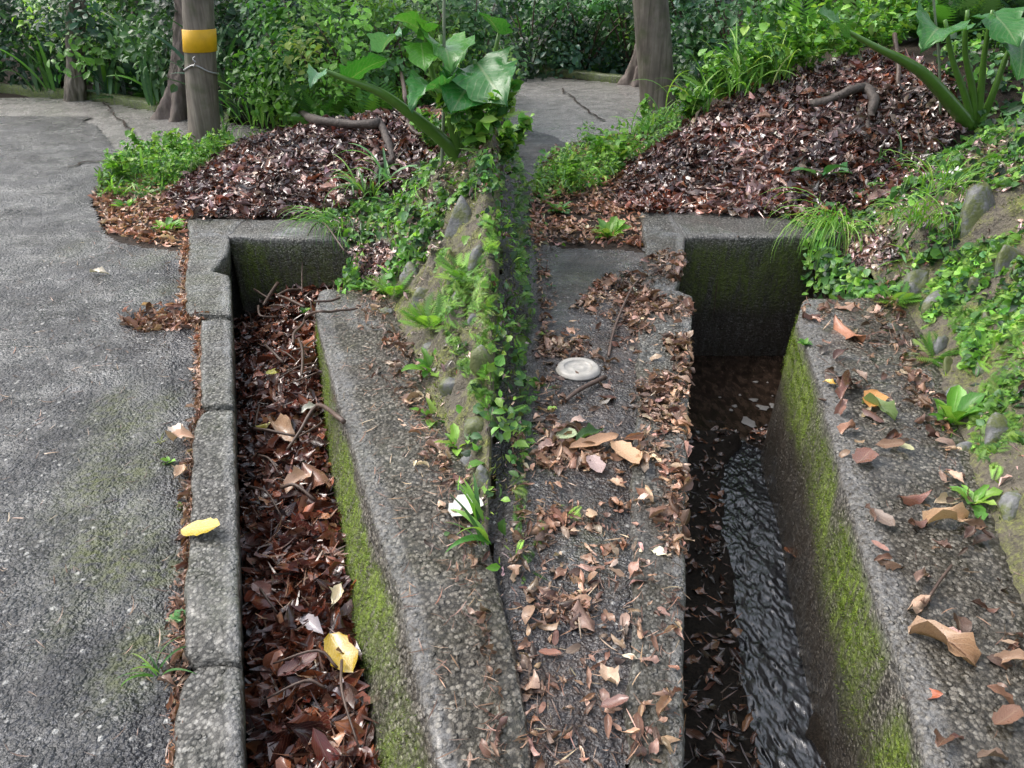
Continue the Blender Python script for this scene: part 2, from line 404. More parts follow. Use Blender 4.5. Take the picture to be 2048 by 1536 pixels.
# right drain (cleared, running water)
K_in = Line([(1361, 2050), (1369, 1536), (1370, 1440), (1372, 1000), (1382, 700), (1385, 623), (1386, 589), (1352, 578), (1364, 546), (1370, 490), (1372, 470)])
K_out = Line([(1235, 2050), (1250, 1536), (1254, 1440), (1262, 1100), (1266, 900), (1275, 700), (1284, 560), (1288, 490), (1282, 424)])
W_in = Line([(1990, 2050), (1858, 1536), (1830, 1440), (1800, 1320), (1762, 1220), (1722, 1090), (1692, 980), (1667, 880), (1647, 800), (1622, 720), (1594, 640), (1604, 602), (1612, 597)])
W_out = Line([(2400, 2050), (2150, 1536), (2085, 1400), (2000, 1160), (1957, 1040), (1905, 890), (1872, 780), (1842, 700), (1795, 612), (1788, 597)])
DR = .62
def DRf(y): return np.interp(y, [1.2, 5.0], [.62, 1.06])
def zrow(b):
    z = -.7
    for _ in range(8): z = -float(DRf(PX(1500, b, z)[1]))
    return z + .02
NEAR = .62
L_end, L_far = PX(500, 473)[1], PX(500, 438)[1]
R_end, R_far = PX(1500, 473)[1], PX(1500, 424)[1]
L_gap, R_gap = PX(700, 579)[1], PX(1700, 598)[1]     # where the side walls stop and the pits widen
L_pitx, R_pitx = PX(745, 500)[0], PX(1695, 520)[0]

FOOT_L = Line([(1040, 2050), (1020, 1536), (1006, 1400), (977, 1240), (932, 1020), (888, 890), (838, 790), (796, 685), (768, 605), (745, 560), (742, 500), (735, 460), (770, 425), (850, 330), (880, 250)])
FOOT_R = Line([(2500, 2050), (2160, 1536), (2090, 1400), (2004, 1160), (1960, 1040), (1907, 885), (1870, 775), (1840, 695), (1793, 610), (1705, 560), (1685, 480), (1700, 420), (1800, 330), (1860, 250)])
XC = -.03
def ground_h(x, y):
    x = np.asarray(x, float); y = np.asarray(y, float)
    # bank between the two drains
    xf = FOOT_L(y); w = np.maximum(XC - xf, .02)
    hc = np.minimum(.98 * w, .95) * (1 - .75 * smooth(6.6, 8.6, y))
    hc = np.where(w < .05, 0, hc)
    cw = .05 * fbm(np.stack([y * 0, y, y * 0], -1), 1.6, 3, 13)
    up = np.clip((x - xf) / w, 0, 1.4); dn = np.clip((XC + .07 + cw + .10 * hc - x) / (.10 + .16 * hc), -.5, 1.6)
    k_ = 9.0; sm = -np.log(np.exp(-k_ * up) + np.exp(-k_ * dn) + math.exp(-k_ * 1.02)) / k_      # rounded crest
    b1 = np.where(x > xf, hc * np.clip(sm, 0, 1) ** .9, 0)
    # bank right of the cleared drain
    t = np.maximum(x - FOOT_R(y), 0); sl = 1.15 - .7 * smooth(4.9, 6.4, y)
    b2 = 1.5 * (1 - np.exp(-t * sl / 1.5)) * (1 - .3 * smooth(8, 12, y))
    # leaf mounds behind the end slabs
    cl = np.interp(x, [-3.1, -2.75, -2.4, -1.9, -.8, -.2, -.02, .12], [0, .05, .20, .31, .47, .5, .45, 0])
    m1 = cl * smooth(5.55, 7.25, y) * (1 - smooth(7.3, 8.4, y))
    cr = np.interp(x, [.55, .95, 1.37, 2.1, 2.9, 3.6, 6], [0, .10, .29, .63, .88, .95, 1.1])
    m2 = cr * smooth(5.3, 7.3, y) * (1 - (1 - smooth(2.3, 3.2, x)) * smooth(7.5, 8.6, y)) * (1 - .8 * smooth(8.2, 10.5, y) * smooth(4.5, 3.5, x))
    p = xy0(x, y)
    z = np.maximum(np.maximum(b1, b2), np.maximum(m1, m2))
    rough_ = fbm(p, 3.1, 4, 3) * .035 + fbm(p, 11, 2, 9) * .012
    bk = np.clip(np.maximum(b1, b2) * 5, 0, 1) * (1 - smooth(5.2, 6.0, y))
    lump = np.abs(fbm(np.stack([x, y, z], -1), 6.5, 3, 141)) * .16 - .05 + fbm(np.stack([x, y, z], -1), 17, 2, 143) * .035 + fbm(np.stack([x, y, z], -1), 37, 2, 145) * .016
    return -.045 + z + rough_ * np.clip(z * 4, .12, 1.2) + bk * lump

_r = lambda *p: [tuple(PX(a, b)[:2]) for a, b in p]
yk = np.linspace(NEAR - .2, L_far, 60)
POLY_ASPH_L = [(-14, -1.0), (float(L_out(.4)) + .02, -1.0)] + [(float(L_out(v)) + .012, v) for v in yk] + \
    _r((372, 500), (330, 492), (285, 488), (240, 478), (207, 462), (196, 430), (182, 395), (206, 350), (238, 306), (222, 285), (190, 246), (92, 214)) + [(-14, 9.7)]
yk2 = np.linspace(NEAR - .2, R_far - .4, 60)
POLY_ASPH_R = [(float(XC) - .05, -1.0), (float(K_out(.4)) + .02, -1.0)] + [(float(K_out(v)) + .02, v) for v in yk2] + \
    _r((1290, 500), (1255, 494), (1180, 492), (1120, 488), (1074, 478), (1062, 440), (1072, 400), (1098, 352), (1125, 310), (1135, 285), (1110, 268), (1040, 250)) + [(-.08, 8.9)]
POLY_CONC_L = [(-14, 7.2)] + _r((180, 330), (300, 320), (420, 300), (500, 290), (560, 262), (500, 246), (330, 222), (200, 199), (92, 192)) + [(-14, 11.8)]
POLY_CONC_R = _r((1010, 330), (1180, 330), (1300, 300), (1400, 250), (1520, 215), (1440, 184), (1330, 170), (1105, 150), (1010, 146))
PIT_L = [(float(L_out(NEAR)) * .5 + float(L_in(NEAR)) * .5, NEAR)] + [(float(.5 * L_out(v) + .5 * L_in(v)), v) for v in np.linspace(NEAR, L_end, 40)] + \
    [(float(L_in(L_end)), L_end + .06), (L_pitx, L_end + .06), (L_pitx, L_gap)] + [(float(.5 * R_in(v) + .5 * R_out(v)), v) for v in np.linspace(L_gap, NEAR, 40)]
PIT_R = [(float(.5 * K_out(v) + .5 * K_in(v)), v) for v in np.linspace(NEAR, R_end, 40)] + \
    [(float(K_in(R_end)), R_end + .06), (R_pitx, R_end + .06), (R_pitx, R_gap)] + [(float(.6 * W_in(v) + .4 * W_out(v)), v) for v in np.linspace(R_gap, NEAR, 40)]
def road_z(x, y):
    p = xy0(x, y)
    hole = A(*PX(322, 628)[:2]); q = ((x - hole[0]) / .17) ** 2 + ((y - hole[1]) / .15) ** 2
    h2 = A(*PX(262, 985)[:2])
    z = -.022 + fbm(p, 2.0, 3, 21) * .008 + fbm(p, 9, 3, 23) * .006 + fbm(p, 28, 2, 25) * .003
    z = z - .05 * (1 - smooth(.7, 1.15, q + fbm(p, 14, 2, 5) * .35))
    # sunken, broken strip beside the kerb
    k = np.where(x < 0, L_out(y), K_out(y)); edge = k - x
    lim = .10 + .07 * fbm(p, 3.3, 3, 31) + .02 * fbm(p, 25, 2, 33)
    z = z - .013 * (1 - smooth(lim - .006, lim + .012, edge)) * (y < 4.6) * (x < 0)
    z = z - .012 * (1 - smooth(.25, .29, edge + .06 * fbm(p, 4, 3, 35))) * smooth(1.2, 1.6, y) * (1 - smooth(2.5, 2.9, y)) * (x < 0)
    return z
def surf(x, y):
    """height of whatever a dropped leaf would land on"""
    x = np.asarray(x, float); y = np.asarray(y, float)
    z = ground_h(x, y)
    z = np.where(inpoly(x, y, POLY_ASPH_L) | inpoly(x, y, POLY_ASPH_R), road_z(x, y), z)
    kl = ((x > L_out(y)) & (x < L_in(y)) & (y < L_far)) | ((x > L_in(y) - .01) & (x < L_pitx + .3) & (y > L_end) & (y < L_far - .05)) | ((x > R_in(y)) & (x < R_out(y)) & (y < L_gap))
    kr = ((x > K_out(y)) & (x < K_in(y)) & (y < R_far)) | ((x > K_in(y) - .01) & (x < R_pitx + .3) & (y > R_end) & (y < R_far - .05)) | ((x > W_in(y)) & (x < W_out(y)) & (y < R_gap))
    z = np.where(kl | kr, np.maximum(z, 0.004), z)
    pl = (x > L_in(y)) & (x < R_in(y)) & (y < L_end) & (y > NEAR); pl |= (x > L_in(y)) & (x < L_pitx) & (y < L_end) & (y > L_gap)
    pr = (x > K_in(y)) & (x < W_in(y)) & (y < R_end) & (y > NEAR); pr |= (x > K_in(y)) & (x < R_pitx) & (y < R_end) & (y > R_gap)
    tl = np.clip((R_in(y) - x) / np.maximum(R_in(y) - R_base(y), .005), 0, 1)
    z = np.where(pl, -DL(y) * tl, z)
    return np.where(pr, -DRf(y), z)
def hit(px, py, far=18.0):
    d = rays(px, py); d = d / d[1]
    t = np.concatenate([np.arange(.55, 5, .006), np.arange(5, far, .012)])
    P = d[None] * t[:, None]; P[:, 2] += CAMH
    under = P[:, 2] < surf(P[:, 0], P[:, 1]); k = np.argmax(under) if under.any() else len(t) - 1
    return P[k]
def normal_at(x, y, e=.02):
    gx = (surf(x + e, y) - surf(x - e, y)) / (2 * e); gy = (surf(x, y + e) - surf(x, y - e)) / (2 * e)
    gx = np.clip(gx, -2, 2); gy = np.clip(gy, -2, 2)
    n = np.stack([-gx, -gy, np.ones_like(gx)], -1); return n / np.linalg.norm(n, axis=-1)[..., None]

# ------------------------------------------------------------------ the ground and the roads
def axis(lo, hi, step, far, ratio=1.5):
    a = list(np.arange(lo, hi + 1e-6, step)); d = step
    while a[-1] < far: d *= ratio; a.append(a[-1] + d)
    d = step
    while a[0] > -far: d *= ratio; a.insert(0, a[0] - d)
    return np.array(a)
gx = np.unique(np.concatenate([axis(-4.2, 4.2, .04, 160), np.arange(-1.3, .3, .016)])); gy = np.unique(np.concatenate([axis(.2, 10.5, .04, 160), np.arange(1.2, 6, .04) + .02]))
GX, GY = np.meshgrid(gx, gy); GZ = ground_h(GX, GY)
inroad = inpoly(GX, GY, POLY_ASPH_L) | inpoly(GX, GY, POLY_ASPH_R) | inpoly(GX, GY, POLY_CONC_L) | inpoly(GX, GY, POLY_CONC_R)
GZ = np.where(inroad, np.minimum(GZ, -.11), GZ)
V = np.stack([GX, GY, GZ], -1).reshape(-1, 3); F = gridF(len(gy), len(gx))
cx, cy = V[F].mean(1)[:, 0], V[F].mean(1)[:, 1]
F = F[~(inpoly(cx, cy, PIT_L) | inpoly(cx, cy, PIT_R))]
cx, cy = V[F].mean(1)[:, 0], V[F].mean(1)[:, 1]
bankL = (cx > FOOT_L(cy) + .01) & (cx < .25) & (cy < 5.3) & (cy > 1.2)
bankR = (cx > FOOT_R(cy) + .01) & (cy < 5.5) & (cy > .8) & (cx < 4.3)
def sub_mesh(V, F): 
    u, inv = np.unique(F, return_inverse=True); return V[u], inv.reshape(F.shape)
v_, f_ = sub_mesh(V, F[~(bankL | bankR)])
single('ground', v_, f_, M['soil'], 'dark damp soil under the leaf litter and weeds', None, kind='structure')
vb, fb = sub_mesh(V, F[bankL]); vb2, fb2 = sub_mesh(V, F[bankR])
bank_L = thing('stone_bank', 'mossy bank of rounded stones set in earth beside the leaf-choked drain', 'bank', vb.mean(0) * A(1, 1, 0))
bank_R = thing('stone_bank', 'mossy bank of rounded stones beside the drain with running water', 'bank', vb2.mean(0) * A(1, 1, 0))
part('bank_face', vb, fb, M['bank'], bank_L); part('bank_face', vb2, fb2, M['bank'], bank_R)

def road_sheet(name, poly, x0, x1, y0, y1, step, label, moss_spots, stain_shade=0.0):
    xs = np.arange(x0, x1 + 1e-6, step); ys = np.arange(y0, y1 + 1e-6, step)
    if x0 < -3: xs = np.concatenate([np.array([-14, -11, -9, -7.6, -6.6, -5.8]), xs])
    ys = np.concatenate([np.array([-1, -.5, -.1]), ys])
    X, Y = np.meshgrid(xs, ys)
    p = xy0(X, Y); jx = fbm(p, 9, 2, 41) * .02; jy = fbm(p, 9, 2, 43) * .02
    V = np.stack([X, Y, road_z(X, Y)], -1).reshape(-1, 3); F = gridF(len(ys), len(xs))
    c = V[F].mean(1); F = F[inpoly(c[:, 0] + jx.reshape(-1)[F[:, 0]], c[:, 1] + jy.reshape(-1)[F[:, 0]], poly)]
    V, F = sub_mesh(V, F)
    ms = np.zeros(len(V))
    for (a, b, r, k) in moss_spots:
        q = PX(a, b); rr = r * np.hypot(*(PX(a + 1, b) - PX(a, b))[:2])
        ms = np.maximum(ms, k * np.exp(-(((V[:, 0] - q[0]) / rr) ** 2 + ((V[:, 1] - q[1]) / (rr * 1.9)) ** 2)))
    ms = np.clip(ms * (1.1 + .9 * fbm(V * A(1, 1, 0), 6, 3, 51)), 0, 1)
    # torn, thick edge
    return single(name, V, F, M['asphalt'], label, None, kind='structure', tint=np.stack([ms, np.full(len(ms), stain_shade) * np.clip(.55 + 1.2 * fbm(V * A(1, 1, 0), 3, 3, 53), 0, 1) + 0 * ms, ms], -1))
road_sheet('road', POLY_ASPH_L, -5.2, -.3, .1, 9.8, .03, 'dark wet asphalt road with moss patches beside the leaf-choked drain',
    [(180, 960, 60, .9), (250, 850, 55, .95), (230, 800, 40, .8), (270, 920, 40, .9), (200, 1060, 60, 1), (230, 1120, 50, .8), (320, 800, 30, .7), (300, 1050, 40, .7),
     (270, 1290, 55, .95), (260, 1330, 45, .9), (300, 510, 30, .6), (150, 490, 30, .5), (320, 1130, 35, .8), (120, 1240, 40, .5), (330, 570, 25, .6), (320, 470, 20, .5)])
road_sheet('road', POLY_ASPH_R, -.12, 1.3, .1, 9.2, .03, 'dark wet asphalt strip beside the drain with running water',
    [(1160, 550, 35, .5), (1100, 900, 35, .5), (1180, 1080, 60, .4)], .75)
def flat_sheet(name, poly, z, m, label, step=.12):
    P = np.array(poly); xs = np.arange(P[:, 0].min(), P[:, 0].max() + step, step); ys = np.arange(P[:, 1].min(), P[:, 1].max() + step, step)
    X, Y = np.meshgrid(xs, ys); Z = z + fbm(xy0(X, Y), .7, 3, 61) * .02
    V = np.stack([X, Y, Z], -1).reshape(-1, 3); F = gridF(len(ys), len(xs)); c = V[F].mean(1)
    V, F = sub_mesh(V, F[inpoly(c[:, 0], c[:, 1], poly)])
    return single(name, V, F, m, label, None, kind='structure')
flat_sheet('road', POLY_CONC_L, -.034,
    M['road_conc'], 'pale wet concrete road bending away behind the yellow-banded post')
flat_sheet('road', POLY_CONC_R, -.034,
    M['road_conc'], 'bright wet concrete road behind the plain post')

# cracks in the concrete: thin lines of debris lying in them
def crack(pts, label, w=.012):
    q = np.array([PX(a, b, -.012) for a, b in pts]); t = np.linspace(0, len(q) - 1, len(q) * 8)
    C = np.stack([np.interp(t, np.arange(len(q)), q[:, k]) for k in range(3)], -1)
    C[:, :2] += np.stack([fbm(C, 5, 3, 71), fbm(C, 5, 3, 73)], -1) * .07
    d = np.gradient(C, axis=0); d /= np.linalg.norm(d, axis=1)[:, None]; s = np.stack([-d[:, 1], d[:, 0], 0 * d[:, 0]], -1)
    ww = (w * (1 + .7 * fbm(C, 14, 2, 75)))[:, None]
    V = np.stack([C - s * ww, C + s * ww], 1).reshape(-1, 3)
    return single('crack_filling', V, gridF(len(C), 2), M['soil'], label, None, kind='structure')
crack([(208, 205), (225, 225), (255, 255), (275, 278), (296, 292)], 'dark crack across the pale concrete road')
crack([(1120, 175), (1150, 198), (1180, 222), (1208, 240)], 'dark crack across the bright concrete road')
crack([(135, 333), (160, 330), (168, 322), (228, 320)], 'dark broken crack across the asphalt near the weeds', .016)

# ------------------------------------------------------------------ the two concrete drains
def rough_grid(arr, amp=.0035, seed=0):
    f1 = np.stack([fbm(arr, 42, 2, seed + k) for k in range(3)], -1); f2 = np.stack([fbm(arr, 9, 3, seed + 5 + k) for k in range(3)], -1)
    return arr + f1 * amp + f2 * amp * 1.6
WALLS = {}
def swept(name, parent, ys, O, I, B, mcol, seed=0, mossf=None, zo=-.13, rad=.018):
    """block swept along the drain: O outer xy, I inner xy, B wall foot xyz; every array has one row per station"""
    n = len(ys); rows = []
    O3 = np.column_stack([O, np.zeros(n)]); I3 = np.column_stack([I, np.zeros(n)])
    sd = (I3 - O3); L = np.linalg.norm(sd, axis=1)[:, None]; sd /= L
    er = (1 + .8 * fbm(I3, 16, 3, seed + 90))[:, None] * rad
    rows.append(O3 + A(0, 0, zo)); rows.append(O3 + A(0, 0, -.03)); rows.append(O3 + A(0, 0, -.012) + sd * .003); rows.append(O3 + sd * .012)
    for k in np.linspace(.1, .9, 9): rows.append(O3 + sd * (.012 + (L - .012 - er) * k))
    rows.append(I3 - sd * er); rows.append(I3 - sd * er * .3 - A(0, 0, 1) * er * .3); I4 = I3 - A(0, 0, 1) * er; rows.append(I4)
    for k in np.linspace(0, 1, 16)[1:]: rows.append(I4 + (B - I4) * k)
    arr = np.stack(rows, 1); nc = arr.shape[1]
    arr = rough_grid(arr, .0048, seed)
    V = arr.reshape(-1, 3); F = gridF(n, nc)
    capA = np.arange(nc)[::-1]; capB = (n - 1) * nc + np.arange(nc)
    tint = np.zeros((n, nc, 3))
    if mossf is not None: tint = mossf(arr)
    WALLS[name + parent.name] = (arr, tint)
    fl = [tuple(f) for f in F.tolist()] + [tuple(capA), tuple(capB)]
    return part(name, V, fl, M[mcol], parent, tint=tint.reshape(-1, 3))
def mossy(face_amt, band=(0, .3), top=.1, stain_shade=0.0, stain_shade_from=.3, pale=.8, dirt=0.0):
    def f(arr):
        t = np.zeros(arr.shape); z = arr[..., 2]; nz = fbm(arr * A(1, 1, .25), 5, 3, 77)
        face = smooth(-.012, -.05, z)
        lo_ = fbm(arr * A(1, 1, .5), 2.2, 3, 75); edge0 = .035 + .05 * (.5 + fbm(arr * A(1, 1, 0), 3.5, 3, 74))
        mo = face * face_amt * smooth(edge0 - .02, edge0 + .03, -z) * np.clip(1.0 + 1.4 * nz + 1.0 * lo_, 0, 1.3) * (1 - smooth(band[1] - .12, band[1] + .12, -z + .12 * nz))
        t[..., 0] = np.clip(mo + top * np.clip(.3 + nz, 0, 1) * (1 - face), 0, 1)
        t[..., 1] = np.clip(stain_shade * smooth(stain_shade_from - .12, stain_shade_from + .12, -z + .1 * nz), 0, 1)  # real staining low on side walls, painted shade on end walls
        t[..., 1] = np.maximum(t[..., 1], dirt * (1 - face) * np.clip(.5 + 1.6 * fbm(arr * A(1, 1, 0), 4, 3, 79), 0, 1))
        t[..., 2] = pale * smooth(-.035, -.006, z) * (np.arange(arr.shape[1])[None, :] >= 12)
        return t
    return f
def station(y0, y1, step=.018): return np.linspace(y0, y1, max(6, int(abs(y1 - y0) / step)))
def row(py, px=500): return float(PX(px, py)[1])

drainL = thing('concrete_drain', 'open concrete drain choked with wet brown leaves and twigs', 'drain', (float(L_in(3)), 3, -.5))
for k, (a, b) in enumerate([(NEAR, row(1334)), (row(1322), row(819)), (row(810), row(640)), (row(629), L_far)]):
    ys = station(a, b); inn = L_inN(ys) if k == 3 else L_in(ys)
    wob = fbm(np.column_stack([ys, ys * 0, ys * 0]), 7, 3, 200 + k) * .012
    # rounded ends at the joints
    e = np.minimum(ys - ys[0], ys[-1] - ys); rnd = .03 * np.clip(1 - e / .05, 0, 1) ** 2
    O = np.column_stack([L_out(ys) + wob + rnd, ys]); I = np.column_stack([inn, ys])
    B = np.column_stack([inn - .10, ys, np.full(len(ys), -.75)])
    swept('kerb_block', drainL, ys, O, I, B, 'kerb', 10 + k, mossy(.15, (0, .5), .12))
ys = station(NEAR, L_gap); y_ = ys
DB = .75
Bx = R_in(ys) + (R_base(ys) - R_in(ys)) * (DB / DL(ys)) * .72; 
# the wall foot: straight batter down to the leaf level, then on below it
Bl = np.column_stack([R_base(ys), ys, -DL(ys) - .05])
swept('side_wall', drainL, ys, np.column_stack([R_out(ys) + .06, ys]), np.column_stack([R_in(ys), ys]), Bl, 'side', 20, mossy(1.0, (0, .5), .05, .15, .3, .9, .3))
xs = np.linspace(float(L_in(L_end)) - .004, L_pitx + .25, 60); n = len(xs)
nzx = fbm(np.column_stack([xs, xs * 0, xs * 0]), 6, 2, 5) * .02
drop = np.clip((xs - xs[0]) / 1.0, 0, 1) * .06
swept('end_wall', drainL, xs, np.column_stack([xs, L_far + nzx - drop]), np.column_stack([xs, L_end - drop]), np.column_stack([xs, L_end - drop + .02, np.full(n, -.8)]), 'kerb', 30, mossy(.5, (0, .45), .05, .7, .12))  # dark tone down this face is shade painted into the colour
xs = np.linspace(float(L_out(NEAR)), float(R_out(NEAR)) + .1, 20); n = len(xs)
swept('near_wall', drainL, xs, np.column_stack([xs, np.full(n, NEAR - .25)]), np.column_stack([xs, np.full(n, NEAR - .002)]), np.column_stack([xs, np.full(n, NEAR - .002), np.full(n, -.8)]), 'kerb', 31)
V, F = [], []
bed = [(float(L_in(NEAR)) - .2, NEAR), (L_pitx + .3, NEAR), (L_pitx + .3, L_end + .1), (float(L_in(L_end)) - .3, L_end + .1)]
part('bed', [(x, y, -.74) for x, y in bed], [(0, 1, 2, 3)], M['mud'], drainL)
# earth side of the wider pit
part('pit_side', [(L_pitx, L_gap, -.75), (L_pitx, L_end + .08, -.75), (L_pitx, L_end + .08, .0), (L_pitx, L_gap, .0)], [(0, 1, 2, 3)], M['soil'], drainL)

drainR = thing('concrete_drain', 'open concrete drain swept clear with dark water running along its bed', 'drain', (float(K_in(3)), 3, -.6))
ys = station(NEAR, R_far)
wob = fbm(np.column_stack([ys, ys * 0, ys * 0]), 7, 3, 300) * .02
swept('kerb_block', drainR, ys, np.column_stack([K_out(ys) + wob, ys]), np.column_stack([K_in(ys), ys]), np.column_stack([K_in(ys) - .08, ys, np.full(len(ys), -1.25)]), 'kerb', 40, mossy(.2, (0, .5), .04, dirt=.75))
ys = station(NEAR, R_gap); 
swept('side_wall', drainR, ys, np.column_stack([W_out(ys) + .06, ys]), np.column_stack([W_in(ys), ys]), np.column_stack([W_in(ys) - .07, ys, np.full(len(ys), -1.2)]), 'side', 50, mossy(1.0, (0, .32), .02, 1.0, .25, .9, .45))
xs = np.linspace(float(K_in(R_end)) - .004, R_pitx + .3, 60); n = len(xs)
nzx = fbm(np.column_stack([xs, xs * 0, xs * 0]), 6, 2, 6) * .02
swept('end_wall', drainR, xs, np.column_stack([xs, R_far + nzx]), np.column_stack([xs, np.full(n, R_end)]), np.column_stack([xs, np.full(n, R_end + .03), np.full(n, -1.45)]), 'kerb', 60, mossy(.35, (0, .5), .02, 1.0, .06, .3))  # nearly whole face darkened in colour, standing in for shade in the pit
xs = np.linspace(float(K_out(NEAR)) - .02, float(W_out(NEAR)) + .1, 20); n = len(xs)
swept('near_wall', drainR, xs, np.column_stack([xs, np.full(n, NEAR - .25)]), np.column_stack([xs, np.full(n, NEAR - .002)]), np.column_stack([xs, np.full(n, NEAR - .002), np.full(n, -1.0)]), 'kerb', 61)
part('pit_side', [(R_pitx, R_gap, -1.4), (R_pitx, R_end + .08, -1.4), (R_pitx, R_end + .08, .0), (R_pitx, R_gap, .0)], [(0, 1, 2, 3)], M['soil'], drainR)
# silt bed with a channel worn along it; deeper pool at the end
POOL_Y = PX(1480, 880, zrow(880))[1]; PZ = -float(DRf(POOL_Y)) - .008
xs = np.linspace(float(K_in(NEAR)) - .3, R_pitx + .3, 150); ysb = np.linspace(NEAR, R_end + .1, 330)
X, Y = np.meshgrid(xs, ysb)
SL = Line([(1560, 1750), (1530, 1536), (1500, 1440), (1478, 1250), (1452, 1080), (1445, 960), (1455, 915), (1485, 888)], zrow)
SR = Line([(1690, 1750), (1640, 1536), (1622, 1440), (1632, 1350), (1612, 1250), (1598, 1180), (1572, 1090), (1565, 960), (1545, 915), (1500, 884)], zrow)
def bed_z(X, Y):
    mid_ = .5 * (SL(Y) + SR(Y)); hw = .5 * (SR(Y) - SL(Y)); q = np.abs(X - mid_) / np.maximum(hw, .02)
    Z = -DRf(Y) + .03 - .075 * (1 - smooth(.75, 1.18, q + .25 * fbm(xy0(X, Y), 9, 3, 84))) + fbm(xy0(X, Y), 12, 3, 81) * .025 + fbm(xy0(X, Y), 40, 2, 82) * .008 + .05 * smooth(1.2, 2.2, q)
    return Z - .3 * smooth(POOL_Y - .05, POOL_Y + .5, Y)
Z = bed_z(X, Y)
part('silt_bed', np.stack([X, Y, Z], -1).reshape(-1, 3), gridF(len(ysb), len(xs)), M['mud'], drainR)

# water: running stream with ripples, and the still pool in front of the end wall
ysw = np.linspace(NEAR + .005, POOL_Y + .02, 640); u = np.linspace(0, 1, 90); Y = np.repeat(ysw[:, None], len(u), 1)
jl = fbm(np.column_stack([ysw, ysw * 0, ysw * 0]), 9, 3, 83) * .018; jr = fbm(np.column_stack([ysw, ysw * 0, ysw * 0]), 9, 3, 85) * .018
taper = np.clip((POOL_Y - ysw) / .12, .15, 1)
xl, xr = SL(ysw) + jl - .05, SR(ysw) + jr + .05; xm = .5 * (xl + xr); xl = xm + (xl - xm) * taper; xr = xm + (xr - xm) * taper
X = xl[:, None] * (1 - u) + xr[:, None] * u
pw = np.stack([X + .25 * Y, Y * .42 - .2 * X, 0 * X], -1); pw2 = np.stack([X - .35 * Y, Y * .45 + .2 * X, 0 * X], -1)
wav = np.abs(fbm(pw, 30, 3, 87)) * -.013 + fbm(pw2, 44, 2, 89) * .004 + fbm(pw, 9, 2, 91) * .014 + .005
ed = np.minimum(u, 1 - u)[None, :]
Z = -DRf(Y) + .004 + wav * smooth(0, .08, ed)
single('water', np.stack([X, Y, Z], -1).reshape(-1, 3), gridF(len(ysw), len(u)), M['water'], 'rippling dark stream running down the cleared drain', None, kind='structure')
xs = np.linspace(float(K_in(R_end)) - .25, R_pitx + .25, 70); ysp = np.linspace(POOL_Y - .25, R_end + .05, 90); X, Y = np.meshgrid(xs, ysp)
Z = PZ + fbm(xy0(X, Y), 14, 2, 93) * .004
single('water', np.stack([X, Y, Z], -1).reshape(-1, 3), gridF(len(ysp), len(xs)), M['pool'], 'still brown pool against the end wall of the cleared drain', None, kind='structure')
# ------------------------------------------------------------------ leaf templates and scattering
def leaf_tmpl(width=.4, nu=6, nv=4, bend=0., cup=.2, twist=0., wav=0., prof='lance', seed=0, holes=False):
    r = np.random.default_rng(seed)
    u = np.linspace(0, 1, nu + 1); v = np.linspace(-1, 1, nv + 1)
    if prof == 'lance': w = np.sin(np.pi * u ** .85) ** .8
    elif prof == 'oval': w = np.sin(np.pi * u ** .9) ** .55
    elif prof == 'heart': w = np.sin(np.pi * np.clip(u * .97 + .03, 0, 1) ** .55) ** .75
    elif prof == 'blade': w = np.clip(1.15 * (1 - u ** 2.2), 0, 1) * np.clip(u * 8 + .35, 0, 1)
    elif prof == 'obl': w = np.sin(np.pi * u ** 1.5) ** .8 + .06
    w = np.maximum(w, .02)
    U, Vv = np.meshgrid(u, v, indexing='ij'); hw = width * .5 * w[:, None] * (1 + .12 * r.normal(size=(nu + 1, 1)) * (wav > 0))
    x = U - .5; y = Vv * hw
    z = cup * np.abs(Vv) ** 1.5 * hw * 1.4 + wav * .10 * np.sin(U * 9 + r.uniform(0, 6)) * Vv + wav * .05 * r.normal(size=U.shape) * np.abs(Vv)
    if prof == 'heart': x = x - .26 * np.abs(Vv) ** 1.6 * (1 - U) ** 4
    a = twist * (U - .5); y, z = y * np.cos(a) - z * np.sin(a), y * np.sin(a) + z * np.cos(a)
    if abs(bend) > 1e-3:
        th = bend * (U - .5); R = 1 / bend
        xx = (R - z) * np.sin(th); zz = R - (R - z) * np.cos(th); x, z = xx, zz
    V = np.stack([x, y, z], -1).reshape(-1, 3); uv = np.stack([U, Vv], -1).reshape(-1, 2)
    return V, gridF(nu + 1, nv + 1), uv
DEAD = [leaf_tmpl(r.uniform(.22, .44), 6, 4, r.uniform(-1.6, 1.6), r.uniform(-.9, 1.3), r.uniform(-1.3, 1.3), r.uniform(.2, 1.1), r.choice(['lance', 'oval', 'obl', 'lance']), 100 + k)
        for k, r in enumerate([np.random.default_rng(900 + k) for k in range(16)])]
DEADN = [leaf_tmpl(r.uniform(.16, .33), 6, 4, r.uniform(-1.5, 1.5), r.uniform(-.9, 1.3), r.uniform(-1.6, 1.6), r.uniform(.2, 1.0), r.choice(['lance', 'obl', 'lance']), 150 + k)
        for k, r in enumerate([np.random.default_rng(950 + k) for k in range(14)])]
FLAT = [leaf_tmpl(r.uniform(.32, .46), 6, 4, r.uniform(-.7, .7), r.uniform(-.3, .5), r.uniform(-.6, .6), r.uniform(.1, .5), r.choice(['lance', 'oval', 'lance']), 200 + k)
        for k, r in enumerate([np.random.default_rng(800 + k) for k in range(8)])]
NEEDLE = [leaf_tmpl(.06, 3, 1, b, 0, t, 0, 'blade', 300 + k) for k, (b, t) in enumerate([(.6, .5), (-.8, 1), (1.4, 0), (.1, -1)])]
